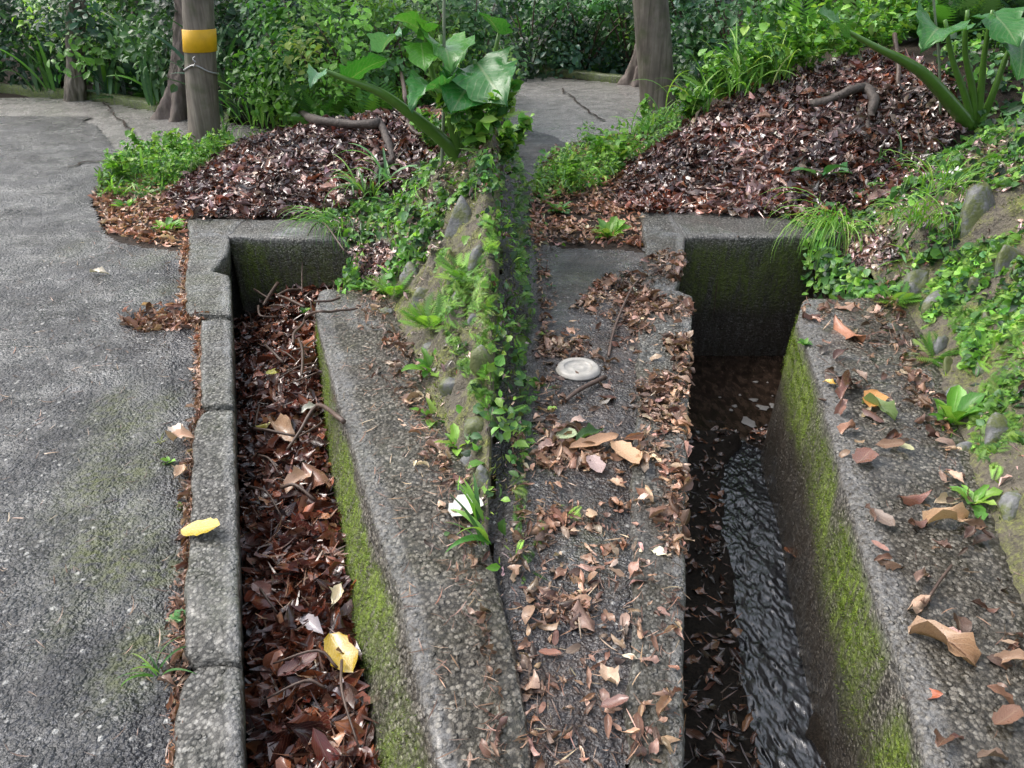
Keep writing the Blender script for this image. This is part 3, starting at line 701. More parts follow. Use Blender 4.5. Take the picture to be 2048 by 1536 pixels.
SMALL = [leaf_tmpl(w, 3, 2, b, .3, t, 0, p, 400 + k) for k, (w, b, t, p) in enumerate([(.75, -.5, 0, 'oval'), (.6, -.8, .3, 'oval'), (.5, -.4, -.3, 'lance'), (.85, .3, 0, 'heart'), (.45, -1.0, .2, 'lance')])]
BLADE = [leaf_tmpl(.07, 7, 1, b, 0, t, 0, 'blade', 500 + k) for k, (b, t) in enumerate([(-1.2, .3), (-1.8, -.4), (-.7, .2), (-2.3, .6)])]
def fern_tmpl(seed, n=15):
    r = np.random.default_rng(seed); Vs, Fs, Us, o = [], [], [], 0
    for k in range(n):
        t = (k + 1) / (n + 1); L = .36 * math.sin(math.pi * (t * .88 + .08)) ** .8
        c = A(t - .5, 0, -.35 * (t - .3) ** 2)
        for s_ in (-1, 1):
            V, F, uv = leaf_tmpl(.17, 2, 1, 0, 0, 0, 0, 'lance', seed)
            V = V + A(.5, 0, 0); V = V * L
            a = s_ * (1.25 - .35 * t); R = np.array([[math.cos(a), -math.sin(a), 0], [math.sin(a), math.cos(a), 0], [0, 0, 1]])
            V = V @ R.T; V[:, 2] -= .25 * np.abs(V[:, 1]) ** 1.3; Vs.append(V + c); Fs.append(F + o); Us.append(uv); o += len(V)
    return np.vstack(Vs), np.vstack(Fs), np.vstack(Us)
FERN = [fern_tmpl(k) for k in (1, 2)]
def basis(nrm, yaw):
    nrm = nrm / np.linalg.norm(nrm, axis=-1)[:, None]
    ref = np.where(np.abs(nrm[:, 1:2]) > .95, A(0, 0, 1), A(0, 1, 0)); e1 = np.cross(ref, nrm); e1 /= np.linalg.norm(e1, axis=1)[:, None]; e2 = np.cross(nrm, e1)
    c, s_ = np.cos(yaw)[:, None], np.sin(yaw)[:, None]; X = c * e1 + s_ * e2; Y = -s_ * e1 + c * e2
    return np.stack([X, Y, nrm], -1)          # columns
def scatter_arrays(tmpls, P, R, S, T, r=rng):
    idx = r.integers(0, len(tmpls), len(P)); Vs, Fs, Us, Ts, o = [], [], [], [], 0
    for k, (v, f, uv) in enumerate(tmpls):
        m = idx == k; n = m.sum()
        if not n: continue
        W = np.einsum('nij,nvj->nvi', R[m], v[None] * np.reshape(S[m], (n, 1, -1))) + P[m][:, None]
        Vs.append(W.reshape(-1, 3)); Fs.append((f[None] + (np.arange(n) * len(v))[:, None, None]).reshape(-1, 4) + o)
        Us.append(np.tile(uv, (n, 1))); Ts.append(np.repeat(T[m], len(v), 0)); o += n * len(v)
    return np.vstack(Vs), np.vstack(Fs), dict(uv=np.vstack(Us), tint=np.vstack(Ts))
def pal(cols, n, jit=.18, r=rng, w=None):
    c = lin(np.array(cols))[r.choice(len(cols), n, p=w)]; return np.clip(c * (1 + jit * r.normal(size=(n, 1))) * (1 + .06 * r.normal(size=(n, 3))), .002, .95)
P_WET = [(96, 48, 36), (120, 62, 42), (78, 40, 32), (140, 78, 50), (64, 36, 32), (155, 95, 66), (110, 70, 60), (172, 120, 92)]
P_MOUND = [(130, 104, 102), (158, 128, 122), (110, 84, 82), (182, 150, 138), (92, 70, 72), (208, 180, 170), (146, 98, 78), (76, 58, 60)]
P_DRY = [(164, 132, 110), (136, 102, 82), (192, 164, 142), (114, 80, 62), (94, 66, 54), (150, 116, 96), (78, 56, 46), (130, 106, 92)]
P_PALE = [(196, 156, 130), (172, 128, 104), (212, 178, 154), (144, 98, 76), (122, 84, 66), (184, 138, 114)]
P_GREEN = [(96, 150, 60), (78, 132, 58), (120, 172, 70), (64, 112, 56), (140, 186, 84), (92, 140, 84)]
P_BRIGHT = [(120, 172, 64), (104, 156, 58), (138, 186, 78), (86, 138, 54), (148, 184, 84)]
P_DARK = [(44, 84, 50), (58, 100, 56), (36, 66, 46), (74, 116, 66), (88, 132, 84), (50, 90, 70)]

LID = PX(1156, 742)
def patchy(x, y): return np.clip(.42 + 2.0 * fbm(xy0(x, y), 4.5, 3, 121), .05, 1) * (np.hypot(x - LID[0], y - LID[1]) > .135)
def area_pts(n, pxpoly, box, r=rng, top=surf, dens=None):
    """random points on the ground, kept where the photograph shows that ground"""
    x0, x1, y0, y1 = box; out = []; got = 0
    for _ in range(60):
        x = r.uniform(x0, x1, n * 2); y = r.uniform(y0, y1, n * 2); z = top(x, y)
        p = np.stack([x, y, z], -1); a, b = proj(p); k = inpoly(a, b, pxpoly)
        if dens is not None: k &= r.uniform(size=len(x)) < dens(x, y)
        out.append(p[k]); got += k.sum()
        if got >= n: break
    return np.vstack(out)[:n]
def litter(name, label, P, tm, cols, size=(.05, .12), tilt=.5, lift=.02, kind='stuff', mt='litter', r=rng, w=None, parent=None):
    n = len(P); nr = normal_at(P[:, 0], P[:, 1]) + r.normal(size=(n, 3)) * tilt; nr[:, 2] = np.abs(nr[:, 2]) + .05
    R = basis(nr, r.uniform(0, 6.28, n)); S = size[0] + (size[1] - size[0]) * r.uniform(0, 1, n) ** 1.7
    P = P + A(0, 0, 1) * (r.uniform(.2, 1, n) ** 1.3 * lift)[:, None]
    T = pal(cols, n, .3, r, w) * np.clip(.95 + .9 * fbm(P * A(1, 1, 0), 2.6, 3, 161), .45, 1.5)[:, None]; V, F, kw = scatter_arrays(tm, P, R, S, np.clip(T, .002, .9), r)
    if parent is not None: return part(name, V, F, M[mt], parent, **kw)
    return single(name, V, F, M[mt], label, None, kind=kind, **kw)

# --- heap of wet leaves filling the left drain
yv = np.linspace(NEAR + .02, L_end - .01, 160); uu = np.linspace(0, 1, 26)
xl = L_in(yv) - .09; xr = np.where(yv < L_gap, R_base(yv) + .02, L_pitx); X = xl[:, None] * (1 - uu) + xr[:, None] * uu; Y = np.repeat(yv[:, None], 26, 1)
Zh = -DL(Y) - .025 + fbm(xy0(X, Y), 7, 3, 101) * .035 - .30 * (1 - np.clip(uu * 2.3, 0, 1))[None, :] ** 1.2 ; hp = np.stack([X, Y, Zh], -1)
single('leaf_mulch', hp.reshape(-1, 3), gridF(160, 26), M['mud'], 'black rotting mulch under the leaves in the choked drain', None, kind='stuff')
def heap_pts(n, r=rng):
    y = r.uniform(NEAR + .03, L_end - .02, n); u = r.uniform(0, 1, n); a = L_in(y) - .07; b = np.where(y < L_gap, R_base(y), L_pitx - .03)
    x = a * (1 - u) + b * u; z = -DL(y) - .02 + fbm(xy0(x, y), 7, 3, 101) * .035 - .30 * (1 - np.clip(u * 2.3, 0, 1)) ** 1.2; return np.stack([x, y, z], -1)
def litter2(name, label, P, tm, cols, size, tilt, lift, mt='litter', r=rng, w=None):
    n = len(P); nr = A(0, 0, 1) + r.normal(size=(n, 3)) * tilt; nr[:, 2] = np.abs(nr[:, 2]) + .05
    R = basis(nr, r.uniform(0, 6.28, n)); S = r.uniform(*size, n) * (1 + .35 * (P[:, 1] < 2.4)); P = P + A(0, 0, 1) * (r.uniform(0, 1, n) * lift)[:, None]
    V, F, kw = scatter_arrays(tm, P, R, S, pal(cols, n, .25, r, w), r)
    return single(name, V, F, M[mt], label, None, kind='stuff', **kw)
litter2('leaf_litter', 'heap of wet red-brown leaves filling the choked drain', heap_pts(4600), DEAD, P_WET, (.05, .145), .5, .045, w=[.22, .2, .2, .12, .12, .06, .05, .03])
litter2('leaf_stalks', 'fine stalks and needles among the leaves in the choked drain', heap_pts(2600), NEEDLE, [(90, 60, 48), (130, 92, 72), (64, 44, 40), (160, 120, 96)], (.05, .14), .5, .06)

# --- mounds behind the end slabs
PM_L = [(335, 395), (400, 345), (470, 295), (560, 270), (640, 255), (760, 235), (900, 225), (960, 300), (900, 340), (780, 380), (700, 420), (640, 445), (560, 440), (375, 438)]
PM_R = [(1230, 420), (1255, 345), (1330, 285), (1420, 225), (1500, 185), (1640, 140), (1760, 110), (1880, 150), (1930, 260), (1870, 300), (1840, 380), (1760, 420), (1660, 440), (1600, 436), (1280, 424)]
litter('leaf_litter', 'mound of damp brown leaves behind the choked drain', area_pts(8500, PM_L, (-3.2, .1, 5.3, 8.3)), DEADN + DEAD[:8], P_MOUND + P_WET[:5], (.05, .18), .42, .06)
litter('leaf_litter', 'mound of damp brown leaves behind the cleared drain', area_pts(11000, PM_R, (.6, 4.2, 5.2, 8.8)), DEADN + DEAD[:8], P_MOUND + P_WET[:5], (.05, .20), .42, .06)
litter('leaf_stalks', 'thin stalks lying over the mound behind the choked drain', area_pts(2600, PM_L, (-3.2, .1, 5.3, 8.3)), NEEDLE, P_DRY, (.05, .2), .4, .06)
litter('leaf_stalks', 'thin stalks lying over the mound behind the cleared drain', area_pts(3200, PM_R, (.6, 4.2, 5.2, 8.8)), NEEDLE, P_DRY, (.05, .22), .4, .06)
# litter under the weeds beside the road
PW_L = [(185, 395), (240, 320), (330, 300), (430, 300), (400, 350), (345, 400), (375, 440), (370, 495), (285, 490), (205, 465)]
PW_R = [(1060, 420), (1075, 350), (1110, 300), (1230, 270), (1300, 280), (1260, 345), (1235, 420), (1285, 430), (1285, 500), (1180, 492), (1060, 490)]
litter('leaf_litter', 'pale dry leaves around the weeds at the road edge by the yellow-banded post', area_pts(1700, PW_L, (-4.2, -2, 4.6, 8.2)), DEADN + DEAD[:6], P_PALE, (.05, .12), .35, .03, mt='dry')
litter('leaf_litter', 'pale dry leaves around the weeds at the road edge by the plain post', area_pts(1700, PW_R, (0, 1.8, 4.6, 9)), DEADN + DEAD[:6], P_PALE, (.05, .12), .35, .03, mt='dry')
# seam between road and kerb, pothole
n = 2800; ys = rng.uniform(1.0, L_end, n); sx = L_out(ys) - np.abs(rng.normal(size=n)) * .022 * (1 + .8 * fbm(np.stack([ys, 0 * ys, 0 * ys], -1), 2.5, 2, 3)) + .004
litter('leaf_litter', 'crumbled leaves in the seam between asphalt and the broken kerb', np.stack([sx, ys, road_z(sx, ys)], -1), DEADN[:8] + NEEDLE * 4, P_PALE, (.018, .07), .4, .016, mt='dry')
hole = PX(322, 628)
q = rng.normal(size=(620, 2)) * A(.085, .065); hx, hy = hole[0] + q[:, 0] + .02, hole[1] + q[:, 1]
litter('leaf_litter', 'dry tan leaves filling the pothole in the asphalt', np.stack([hx, hy, road_z(hx, hy)], -1), DEADN + DEAD[:6], P_PALE, (.04, .11), .5, .035, mt='dry')
# thin scatter over the left road
litter('leaf_bits', 'fine needles strewn over the asphalt beside the choked drain', area_pts(340, [(92, 380), (370, 480), (360, 1536), (0, 1536), (0, 380)], (-3, -.5, 1, 7)), NEEDLE, P_DRY, (.03, .09), .15, .006, mt='dry')
# litter on the left side wall, gathered along the bank
n = 1500; ys = rng.uniform(1.1, L_gap, n); sx = R_out(ys) - np.abs(rng.normal(size=n)) * (.012 + .022 * ys) * (1 + .7 * fbm(np.stack([ys, 0 * ys, 0 * ys], -1), 3, 2, 9)) + .035
litter('leaf_litter', 'dead leaves and needles gathered along the foot of the bank by the choked drain', np.stack([sx, ys, surf(sx, ys)], -1), DEAD[:8] + NEEDLE * 6, P_DRY, (.025, .075), .4, .02, mt='dry')
n = 260; ys = rng.uniform(1.1, L_gap, n); f = rng.uniform(.05, 1, n); sx = R_in(ys) * (1 - f) + R_out(ys) * f
litter('leaf_bits', 'needles strewn over the side wall of the choked drain', np.stack([sx, ys, surf(sx, ys)], -1), NEEDLE, P_DRY, (.03, .08), .15, .006, mt='dry')
# right drain: kerb, road strip and side wall thickly strewn
PK = [(1073, 690), (1200, 560), (1380, 480), (1384, 620), (1374, 1000), (1370, 1200), (1290, 1000), (1180, 1250), (1073, 1250)]
litter('leaf_litter', 'dead leaves and needles strewn over the kerb of the cleared drain', area_pts(1500, PK, (0, 1.2, 1.1, 5.2), dens=patchy), DEAD, P_DRY, (.03, .095), .35, .02, mt='dry')
litter('leaf_bits', 'needles and crumbs matted over the kerb of the cleared drain', area_pts(6000, PK, (0, 1.2, 1.1, 5.2), dens=patchy), NEEDLE * 4 + DEAD[:5], P_DRY, (.012, .06), .3, .012, mt='dry')
litter('leaf_litter', 'sparse dead leaves on the near kerb of the cleared drain', area_pts(520, [(1073, 1150), (1370, 1000), (1370, 1536), (1024, 1536)], (-.1, .7, .9, 2.4)), DEAD + NEEDLE * 5, P_DRY, (.03, .08), .3, .012, mt='dry')
n = 2100; ys = rng.uniform(1.0, R_gap, n); f = np.clip(np.abs(rng.normal(size=n)) * .42, 0, 1); far_ = smooth(2.2, 3.2, ys)
keep = ((f < .3) | (rng.uniform(size=n) < .15 + .5 * far_)) & (rng.uniform(size=n) < .35 + .65 * far_ + .6 * fbm(np.stack([ys, f, f], -1), 5, 2, 55)); ys, f = ys[keep], f[keep]; sx = W_out(ys) * (1 - f) + W_in(ys) * f + .02
litter('leaf_litter', 'dead leaves gathered on the side wall of the cleared drain', np.stack([sx, ys, surf(sx, ys)], -1), DEAD[:10] + NEEDLE * 5, P_DRY, (.025, .085), .38, .02, mt='dry')
# debris on the silt bed of the right drain
n = 2600; ys = rng.uniform(.8, POOL_Y + .1, n); f = rng.uniform(0, 1, n); f = np.where(rng.uniform(size=n) < .6, .78 + .22 * f, f); sx = (K_in(ys) + .02) * (1 - f) + (W_in(ys) - .05) * f
sz = bed_z(sx, ys)
litter2('leaf_litter', 'wet debris stranded on the silt beside the stream', np.stack([sx, ys, sz], -1)[(sx < SL(ys) - .01) | (sx > SR(ys) + .01)], DEAD + NEEDLE * 3, [(84, 52, 40), (60, 40, 34), (44, 32, 28), (110, 74, 56), (140, 90, 60)], (.02, .075), .3, .02)
# patches of bare litter on the two banks
litter('leaf_litter', 'brown litter in the bare patch of the bank beside the choked drain', area_pts(420, [(700, 500), (770, 490), (800, 525), (720, 560)], (-1.6, -.4, 4, 5.6)), DEAD + NEEDLE, P_MOUND, (.04, .09), .4, .03)
litter('leaf_litter', 'brown litter in the bare patch of the bank beside the cleared drain', area_pts(420, [(1690, 480), (1770, 470), (1800, 520), (1740, 560), (1690, 540)], (1.5, 3, 4, 5.8)), DEAD + NEEDLE, P_MOUND, (.04, .09), .4, .03)

# --- foam on the pool
fp = [(1508, 800, 22), (1525, 815, 30), (1548, 812, 26), (1495, 842, 34), (1480, 790, 8), (1470, 812, 14), (1512, 764, 14), (1568, 778, 9), (1545, 792, 5), (1462, 820, 10), (1535, 765, 6), (1505, 850, 22), (1440, 795, 8)]
parts_ = []
for k, (a, b, s_) in enumerate(fp):
    c = PX(a, b, PZ + .006); rr = s_ * .0012; t = np.linspace(0, 6.283, 15)[:-1]
    ring = np.stack([c[0] + rr * np.cos(t) * (1 + .35 * np.sin(3 * t + k) + .15 * np.sin(5 * t)), c[1] + rr * 1.1 * np.sin(t) * (1 + .3 * np.cos(2 * t + k)), np.full(14, c[2])], -1)
    Vv = np.vstack([ring, c[None] + A(0, 0, .006), (ring - c) * .6 + c + A(0, 0, .005)])
    j = np.arange(14); j2 = (j + 1) % 14
    Ff = np.vstack([np.stack([j, j2, 15 + j2, 15 + j], -1), np.stack([15 + j, 15 + j2, np.full(14, 14), np.full(14, 14)], -1)]); parts_.append((Vv, Ff))
V, F = merge(parts_); single('foam', V, tri_fix(F), M['foam'], 'pale foam flecks floating on the brown pool', None, kind='stuff')

# ------------------------------------------------------------------ single leaves one can pick out
TMESH = {}
def leaf_mesh(k, tm, mt):
    key = (k, mt)
    if key not in TMESH:
        v, f, uv = tm; me = raw_mesh('leaf', v, f, tint=np.ones((len(v), 3)), uv=uv); me.materials.append(M[mt]); TMESH[key] = me
    return TMESH[key]
BIGT = [leaf_tmpl(.42, 10, 6, b, c, t, w, p, 600 + k) for k, (b, c, t, w, p) in enumerate([(.35, .25, .2, .15, 'oval'), (-.6, .5, .5, .5, 'lance'), (.9, -.5, -.6, .6, 'lance'), (-1.1, .9, .9, .8, 'oval'), (1.3, .8, -.9, .9, 'obl'), (.15, .1, 0, .05, 'oval')])]
def place_leaf(x1, y1, x2, y2, wr, col, label, t=0, mt='litter', up=.012, group=None, tilt=.05):
    a = hit(x1, y1); b = hit(x2, y2); c = .5 * (a + b); d = b - a; L = np.linalg.norm(d) + 1e-6
    if L > .32: d = d / L; L = .2
    X = d / np.linalg.norm(d); n0 = normal_at(np.array([c[0]]), np.array([c[1]]))[0]
    if surf(c[0], c[1]) < -.05: n0 = A(0, -.2, 1)
    n0 = n0 + rng.normal(size=3) * tilt; n0 = n0 - X * n0.dot(X); n0 /= np.linalg.norm(n0); Yv = np.cross(n0, X)
    o = bpy.data.objects.new('fallen_leaf', leaf_mesh(t, BIGT[t], mt)); COL.objects.link(o)
    if c[2] < -.1: up = up + .035
    c = c + A(0, 0, up + .06 * L); sw = L * wr / .42
    m = np.eye(4); m[:3, 0] = X * L; m[:3, 1] = Yv * sw; m[:3, 2] = n0 * L; m[:3, 3] = c
    from mathutils import Matrix
    cl_ = lin(col); g_ = cl_.mean(); k_ = .22 if max(col) - min(col) < 120 else 0; o.matrix_world = Matrix(m.tolist()); o.color = (*((cl_ * (1 - k_) + g_ * k_) * .9), 1)
    return tag(o, label, 'leaf', group)
G = 'fallen leaves that stand out'
for spec in [
    (368, 1082, 446, 1072, .52, (200, 172, 6), 'bright yellow leaf with dark specks on the kerb of the choked drain', 5, 'litter', .035),
    (664, 1296, 712, 1374, .46, (180, 150, 4), 'yellow leaf with a brown base against the mossy wall of the choked drain', 0),
    (906, 1046, 956, 1002, .75, (240, 238, 226), 'large whitish leaf on the side wall under a green blade', 0),
    (534, 766, 566, 757, .5, (190, 186, 60), 'yellow-green leaf end beside an orange leaf in the choked drain', 0),
    (508, 772, 536, 764, .6, (168, 84, 44), 'orange-brown leaf touching a yellow-green one in the choked drain', 1),
    (576, 1004, 628, 958, .45, (196, 150, 112), 'large pale tan leaf folded over the heap in the choked drain', 1),
    (612, 955, 660, 1000, .4, (150, 96, 70), 'brown leaf with a pointed tip against the mossy wall', 2),
    (668, 1240, 690, 1192, .42, (232, 214, 170), 'cream spoon-shaped leaf beside the mossy wall of the choked drain', 4),
    (606, 842, 640, 826, .5, (196, 196, 180), 'pale silvery leaf in the middle of the choked drain', 1),
    (512, 874, 548, 862, .35, (190, 176, 50), 'narrow yellow leaf edge near the broken stick', 2),
    (548, 862, 592, 898, .45, (196, 156, 118), 'curled tan leaf just above the broken stick', 3),
    (590, 712, 632, 690, .45, (176, 92, 44), 'bright orange leaf under the twigs in the choked drain', 2),
    (604, 1256, 650, 1290, .4, (190, 180, 186), 'shiny pale wet leaf in the lower part of the choked drain', 1),
    (622, 1150, 650, 1126, .6, (160, 82, 50), 'glossy orange-brown leaf near the mossy wall', 0),
    (560, 1380, 640, 1330, .4, (120, 52, 40), 'broad dark red leaf low in the choked drain', 0),
    (668, 1420, 690, 1380, .4, (176, 164, 172), 'narrow wet leaf with a white sheen at the foot of the mossy wall', 2),
    (510, 1190, 548, 1210, .55, (136, 72, 56), 'red-brown leaf against the dark side of the choked drain', 0),
    (180, 548, 220, 552, .3, (226, 214, 190), 'cream leaf lying alone on the asphalt', 1, 'dry'),
    (344, 858, 368, 876, .6, (232, 214, 196), 'pale triangular leaf in the seam by the kerb', 1, 'dry'),
    (342, 884, 386, 878, .3, (222, 180, 150), 'rolled tan leaf lying across the seam by the kerb', 3, 'dry'),
    (352, 968, 374, 940, .5, (216, 178, 140), 'pale curled leaf in the seam beside the long kerb block', 4, 'dry'),
    (852, 890, 900, 922, .45, (196, 152, 134), 'large pink-tan folded leaf at the foot of the bank', 3, 'dry'),
    (905, 955, 935, 975, .5, (140, 76, 56), 'dark brown leaf tucked under the bank by a blade of grass', 2),
    (808, 808, 846, 800, .4, (186, 150, 130), 'faded tan leaf below the fern on the bank', 3, 'dry'),
    (765, 690, 800, 676, .35, (176, 108, 70), 'orange-brown leaf on the far side wall of the choked drain', 2, 'dry'),
    (746, 596, 768, 588, .5, (206, 164, 140), 'pinkish leaf on the end of the side wall under a fern', 1, 'dry'),
    (1136, 912, 1236, 884, .27, (206, 156, 112), 'long tan leaf on the kerb of the cleared drain below a green leaf', 0, 'dry'),
    (1226, 896, 1278, 942, .42, (224, 176, 128), 'pale tan leaf pointing at the cleared drain', 0, 'dry'),
    (1150, 892, 1206, 864, .32, (74, 120, 58), 'dark green fallen leaf on the kerb of the cleared drain', 1, 'green'),
    (1116, 886, 1150, 868, .75, (186, 206, 150), 'pale green mottled leaf beside the dark green one', 0, 'dry'),
    (1178, 920, 1204, 956, .5, (190, 160, 156), 'greyish pink leaf below the long tan one', 0, 'dry'),
    (1076, 908, 1112, 890, .45, (216, 176, 160), 'pinkish leaf at the edge of the asphalt strip', 1, 'dry'),
    (1140, 850, 1174, 846, .55, (214, 178, 162), 'small pink leaf just above the green leaves', 1, 'dry'),
    (1268, 985, 1306, 990, .55, (170, 108, 70), 'brown triangular leaf near the edge of the cleared drain', 2, 'dry'),
    (1214, 966, 1252, 982, .45, (208, 164, 124), 'light brown leaf beside a darker triangular one', 1, 'dry'),
    (1264, 888, 1302, 858, .3, (204, 152, 132), 'long pinkish leaf on the kerb pointing to the pool', 2, 'dry'),
    (1814, 1262, 1956, 1334, .42, (176, 132, 88), 'very large curled tan leaf on the near side wall', 3, 'dry'),
    (1876, 1258, 1930, 1318, .5, (196, 142, 130), 'glossy pink-brown leaf under the very large tan leaf', 1),
    (1800, 1406, 1884, 1400, .36, (176, 92, 56), 'red-brown leaf at the lower edge of the side wall', 0),
    (1846, 1050, 1938, 1044, .36, (216, 172, 122), 'big tan lobed leaf at the foot of the bank by the cleared drain', 3, 'dry'),
    (1790, 1008, 1862, 994, .28, (150, 86, 62), 'long red-brown leaf across the middle of the side wall', 2),
    (1712, 938, 1740, 908, .62, (140, 82, 56), 'dark brown oval leaf lying alone on the side wall', 0),
    (1722, 806, 1792, 842, .3, (128, 158, 88), 'fallen grey-green leaf curled on the side wall', 3, 'green'),
    (1738, 826, 1752, 792, .6, (216, 156, 90), 'pale orange leaf under the grey-green one', 0, 'dry'),
    (1644, 768, 1672, 774, .6, (216, 172, 60), 'small yellow leaf on the lip of the cleared drain', 1),
    (1740, 1088, 1776, 1110, .45, (196, 136, 118), 'small pink oval leaf low on the side wall', 5, 'dry'),
    (1574, 1122, 1606, 1146, .45, (176, 104, 58), 'orange-brown leaf stranded at the edge of the stream', 0),
    (1538, 974, 1558, 960, .45, (186, 112, 62), 'small orange leaf riding on the stream', 5),
    (1664, 648, 1728, 694, .28, (196, 122, 80), 'long orange leaf on the far end of the side wall', 2, 'dry'),
    (1706, 768, 1680, 800, .4, (140, 84, 60), 'wet brown leaf on the lip below the yellow one', 3),
    (1680, 870, 1712, 858, .6, (190, 130, 90), 'curled orange-brown leaf on the lip of the side wall', 3),
    (1784, 892, 1826, 908, .5, (190, 190, 130), 'yellowish leaf with a dark tip on the side wall', 0, 'dry'),
    (1076, 1312, 1124, 1316, .36, (160, 96, 70), 'red-brown leaf at the near edge of the asphalt strip', 0, 'dry'),
    (1200, 1424, 1258, 1404, .42, (130, 72, 56), 'dark red-brown leaf at the bottom of the near kerb', 0),
    (1200, 1338, 1234, 1386, .5, (220, 184, 150), 'crumpled pale tan leaf on the near kerb', 4, 'dry'),
    (1886, 948, 1928, 974, .4, (222, 180, 146), 'pointed pale leaf against the bank by a small weed', 1, 'dry'),
    (1782, 250, 1810, 242, .6, (226, 186, 40), 'bright yellow leaf on the mound behind the cleared drain', 0),
    (804, 331, 822, 327, .6, (220, 180, 40), 'small yellow leaf on the mound below the alocasia', 0),
    (1894, 352, 1906, 370, .8, (240, 240, 236), 'white scrap of leaf among the creepers on the bank', 0),
    (676, 402, 692, 408, .8, (230, 230, 222), 'whitish leaf beside the small rock behind the choked drain', 3, 'dry'),
    (1252, 580, 1264, 592, .8, (200, 214, 190), 'small pale green leaf on the far kerb of the cleared drain', 0, 'dry'),
]:
    place_leaf(*spec, group=G)
def many_leaves(n, pts, label, group, cols, mt, size, up, tilt, wr=(.34, .5)):
    from mathutils import Matrix
    T = pal(cols, n, .2)
    for k in range(n):
        c = pts[k]; L = rng.uniform(*size); t = int(rng.integers(0, 5))
        if surf(c[0], c[1]) < -.05: n0 = A(0, -.15, 1)
        else: n0 = normal_at(np.array([c[0]]), np.array([c[1]]))[0]
        n0 = n0 + rng.normal(size=3) * tilt; n0[2] = abs(n0[2]); R = basis(n0[None], np.array([rng.uniform(0, 6.28)]))[0]
        sw = L * rng.uniform(*wr) / .42
        m = np.eye(4); m[:3, 0] = R[:, 0] * L; m[:3, 1] = R[:, 1] * sw; m[:3, 2] = R[:, 2] * L * rng.choice([-1, 1]); m[:3, 3] = c + A(0, 0, up)
        if np.linalg.det(m[:3, :3]) < 0: m[:3, 1] *= -1
        o = bpy.data.objects.new('fallen_leaf', leaf_mesh(t, BIGT[t], mt)); COL.objects.link(o)
        o.matrix_world = Matrix(m.tolist()); o.color = (*map(float, T[k]), 1); tag(o, label, 'leaf', group)
pts = heap_pts(400); a_, b_ = proj(pts + A(0, 0, .04)); pts = pts[(a_ > L_in(pts[:, 1]) * 0 + 470) & (b_ < 1500)]
many_leaves(95, pts, 'wet brown leaf on top of the heap in the choked drain', 'wet leaves on top of the choked drain', P_WET, 'litter', (.08, .13), .055, .4)
many_leaves(50, area_pts(50, PK, (0, 1.2, 1.1, 5.2), dens=patchy), 'dry brown leaf lying on the kerb of the cleared drain', 'dry leaves on the kerb of the cleared drain', P_DRY, 'dry', (.06, .12), .025, .3)
ys = rng.uniform(1.1, R_gap, 40); f = rng.uniform(.1, .95, 40); sx = W_out(ys) * f + W_in(ys) * (1 - f)
many_leaves(40, np.stack([sx, ys, surf(sx, ys)], -1), 'dry brown leaf lying on the side wall of the cleared drain', 'dry leaves on the side wall of the cleared drain', P_DRY, 'dry', (.06, .11), .02, .3)
many_leaves(30, area_pts(30, PM_L, (-3.2, .1, 5.3, 8.3)), 'brown leaf on top of the mound behind the choked drain', 'leaves on top of the mound behind the choked drain', P_MOUND, 'litter', (.09, .13), .05, .4)
many_leaves(30, area_pts(30, PM_R, (.6, 4.2, 5.2, 8.8)), 'brown leaf on top of the mound behind the cleared drain', 'leaves on top of the mound behind the cleared drain', P_MOUND, 'litter', (.1, .15), .05, .4)

# ------------------------------------------------------------------ stones
def ico(sub):
    import bmesh
    bm = bmesh.new(); bmesh.ops.create_icosphere(bm, subdivisions=sub, radius=1); V = np.array([v.co[:] for v in bm.verts]); F = np.array([[v.index for v in f.verts] for f in bm.faces]); bm.free(); return V, F
ICO = ico(3)
def stone(px, py, wpx, hpx, parent=None, name='stone', label=None, seed=0, proud=.4):
    c = hit(px, py); zc = c[1] * CT - (c[2] - CAMH) * ST; k = zc / FPX
    n0 = normal_at(np.array([c[0]]), np.array([c[1]]), .05)[0]; rx, ry = wpx * .64 * k, hpx * .64 * k
    view = A(0, 0, CAMH) - c; view /= np.linalg.norm(view); rt = A(1, 0, 0); up = np.cross(view, rt) * -1; up /= np.linalg.norm(up); up = up if up[2] > 0 else -up
    v = ICO[0]; d = 1 + .42 * fbm(v, 1.2, 2, seed) + .22 * fbm(v, 3.5, 3, seed + 3) + .07 * fbm(v, 11, 2, seed + 6)
    rs = np.random.default_rng(3000 + seed); pl = rs.normal(size=(9, 3)); pl /= np.linalg.norm(pl, axis=1)[:, None]; lim = rs.uniform(.55, .85, 9)
    v = v * d[:, None]
    for a_, l_ in zip(pl, lim): v = v - np.maximum(v @ a_ - l_, 0)[:, None] * a_ * .85
    v = v * (1.12 + .05 * fbm(v, 6, 2, seed + 9))[:, None]
    V = c - n0 * (1 - proud) * min(rx, ry) * .8 + v[:, :1] * rt * rx + v[:, 2:3] * up * ry * 1.15 + v[:, 1:2] * view * min(rx, ry) * .8
    if parent is not None: return part(name, V, ICO[1], M['stone'], parent)
    return single(name, V, ICO[1], M['stone'], label, 'rock', loc=c)
for k, s_ in enumerate([(912, 455, 52, 84), (950, 526, 34, 42), (815, 572, 34, 54), (838, 596, 40, 36), (905, 563, 26, 28), (941, 650, 24, 40), (912, 600, 30, 22), (852, 700, 26, 30), (900, 776, 46, 42),
                        (946, 862, 44, 58), (972, 718, 30, 50), (775, 624, 26, 18), (930, 930, 30, 40), (968, 960, 30, 46), (985, 840, 34, 50), (990, 610, 30, 44), (1000, 480, 36, 50)]):
    stone(*s_, parent=bank_L, seed=k)
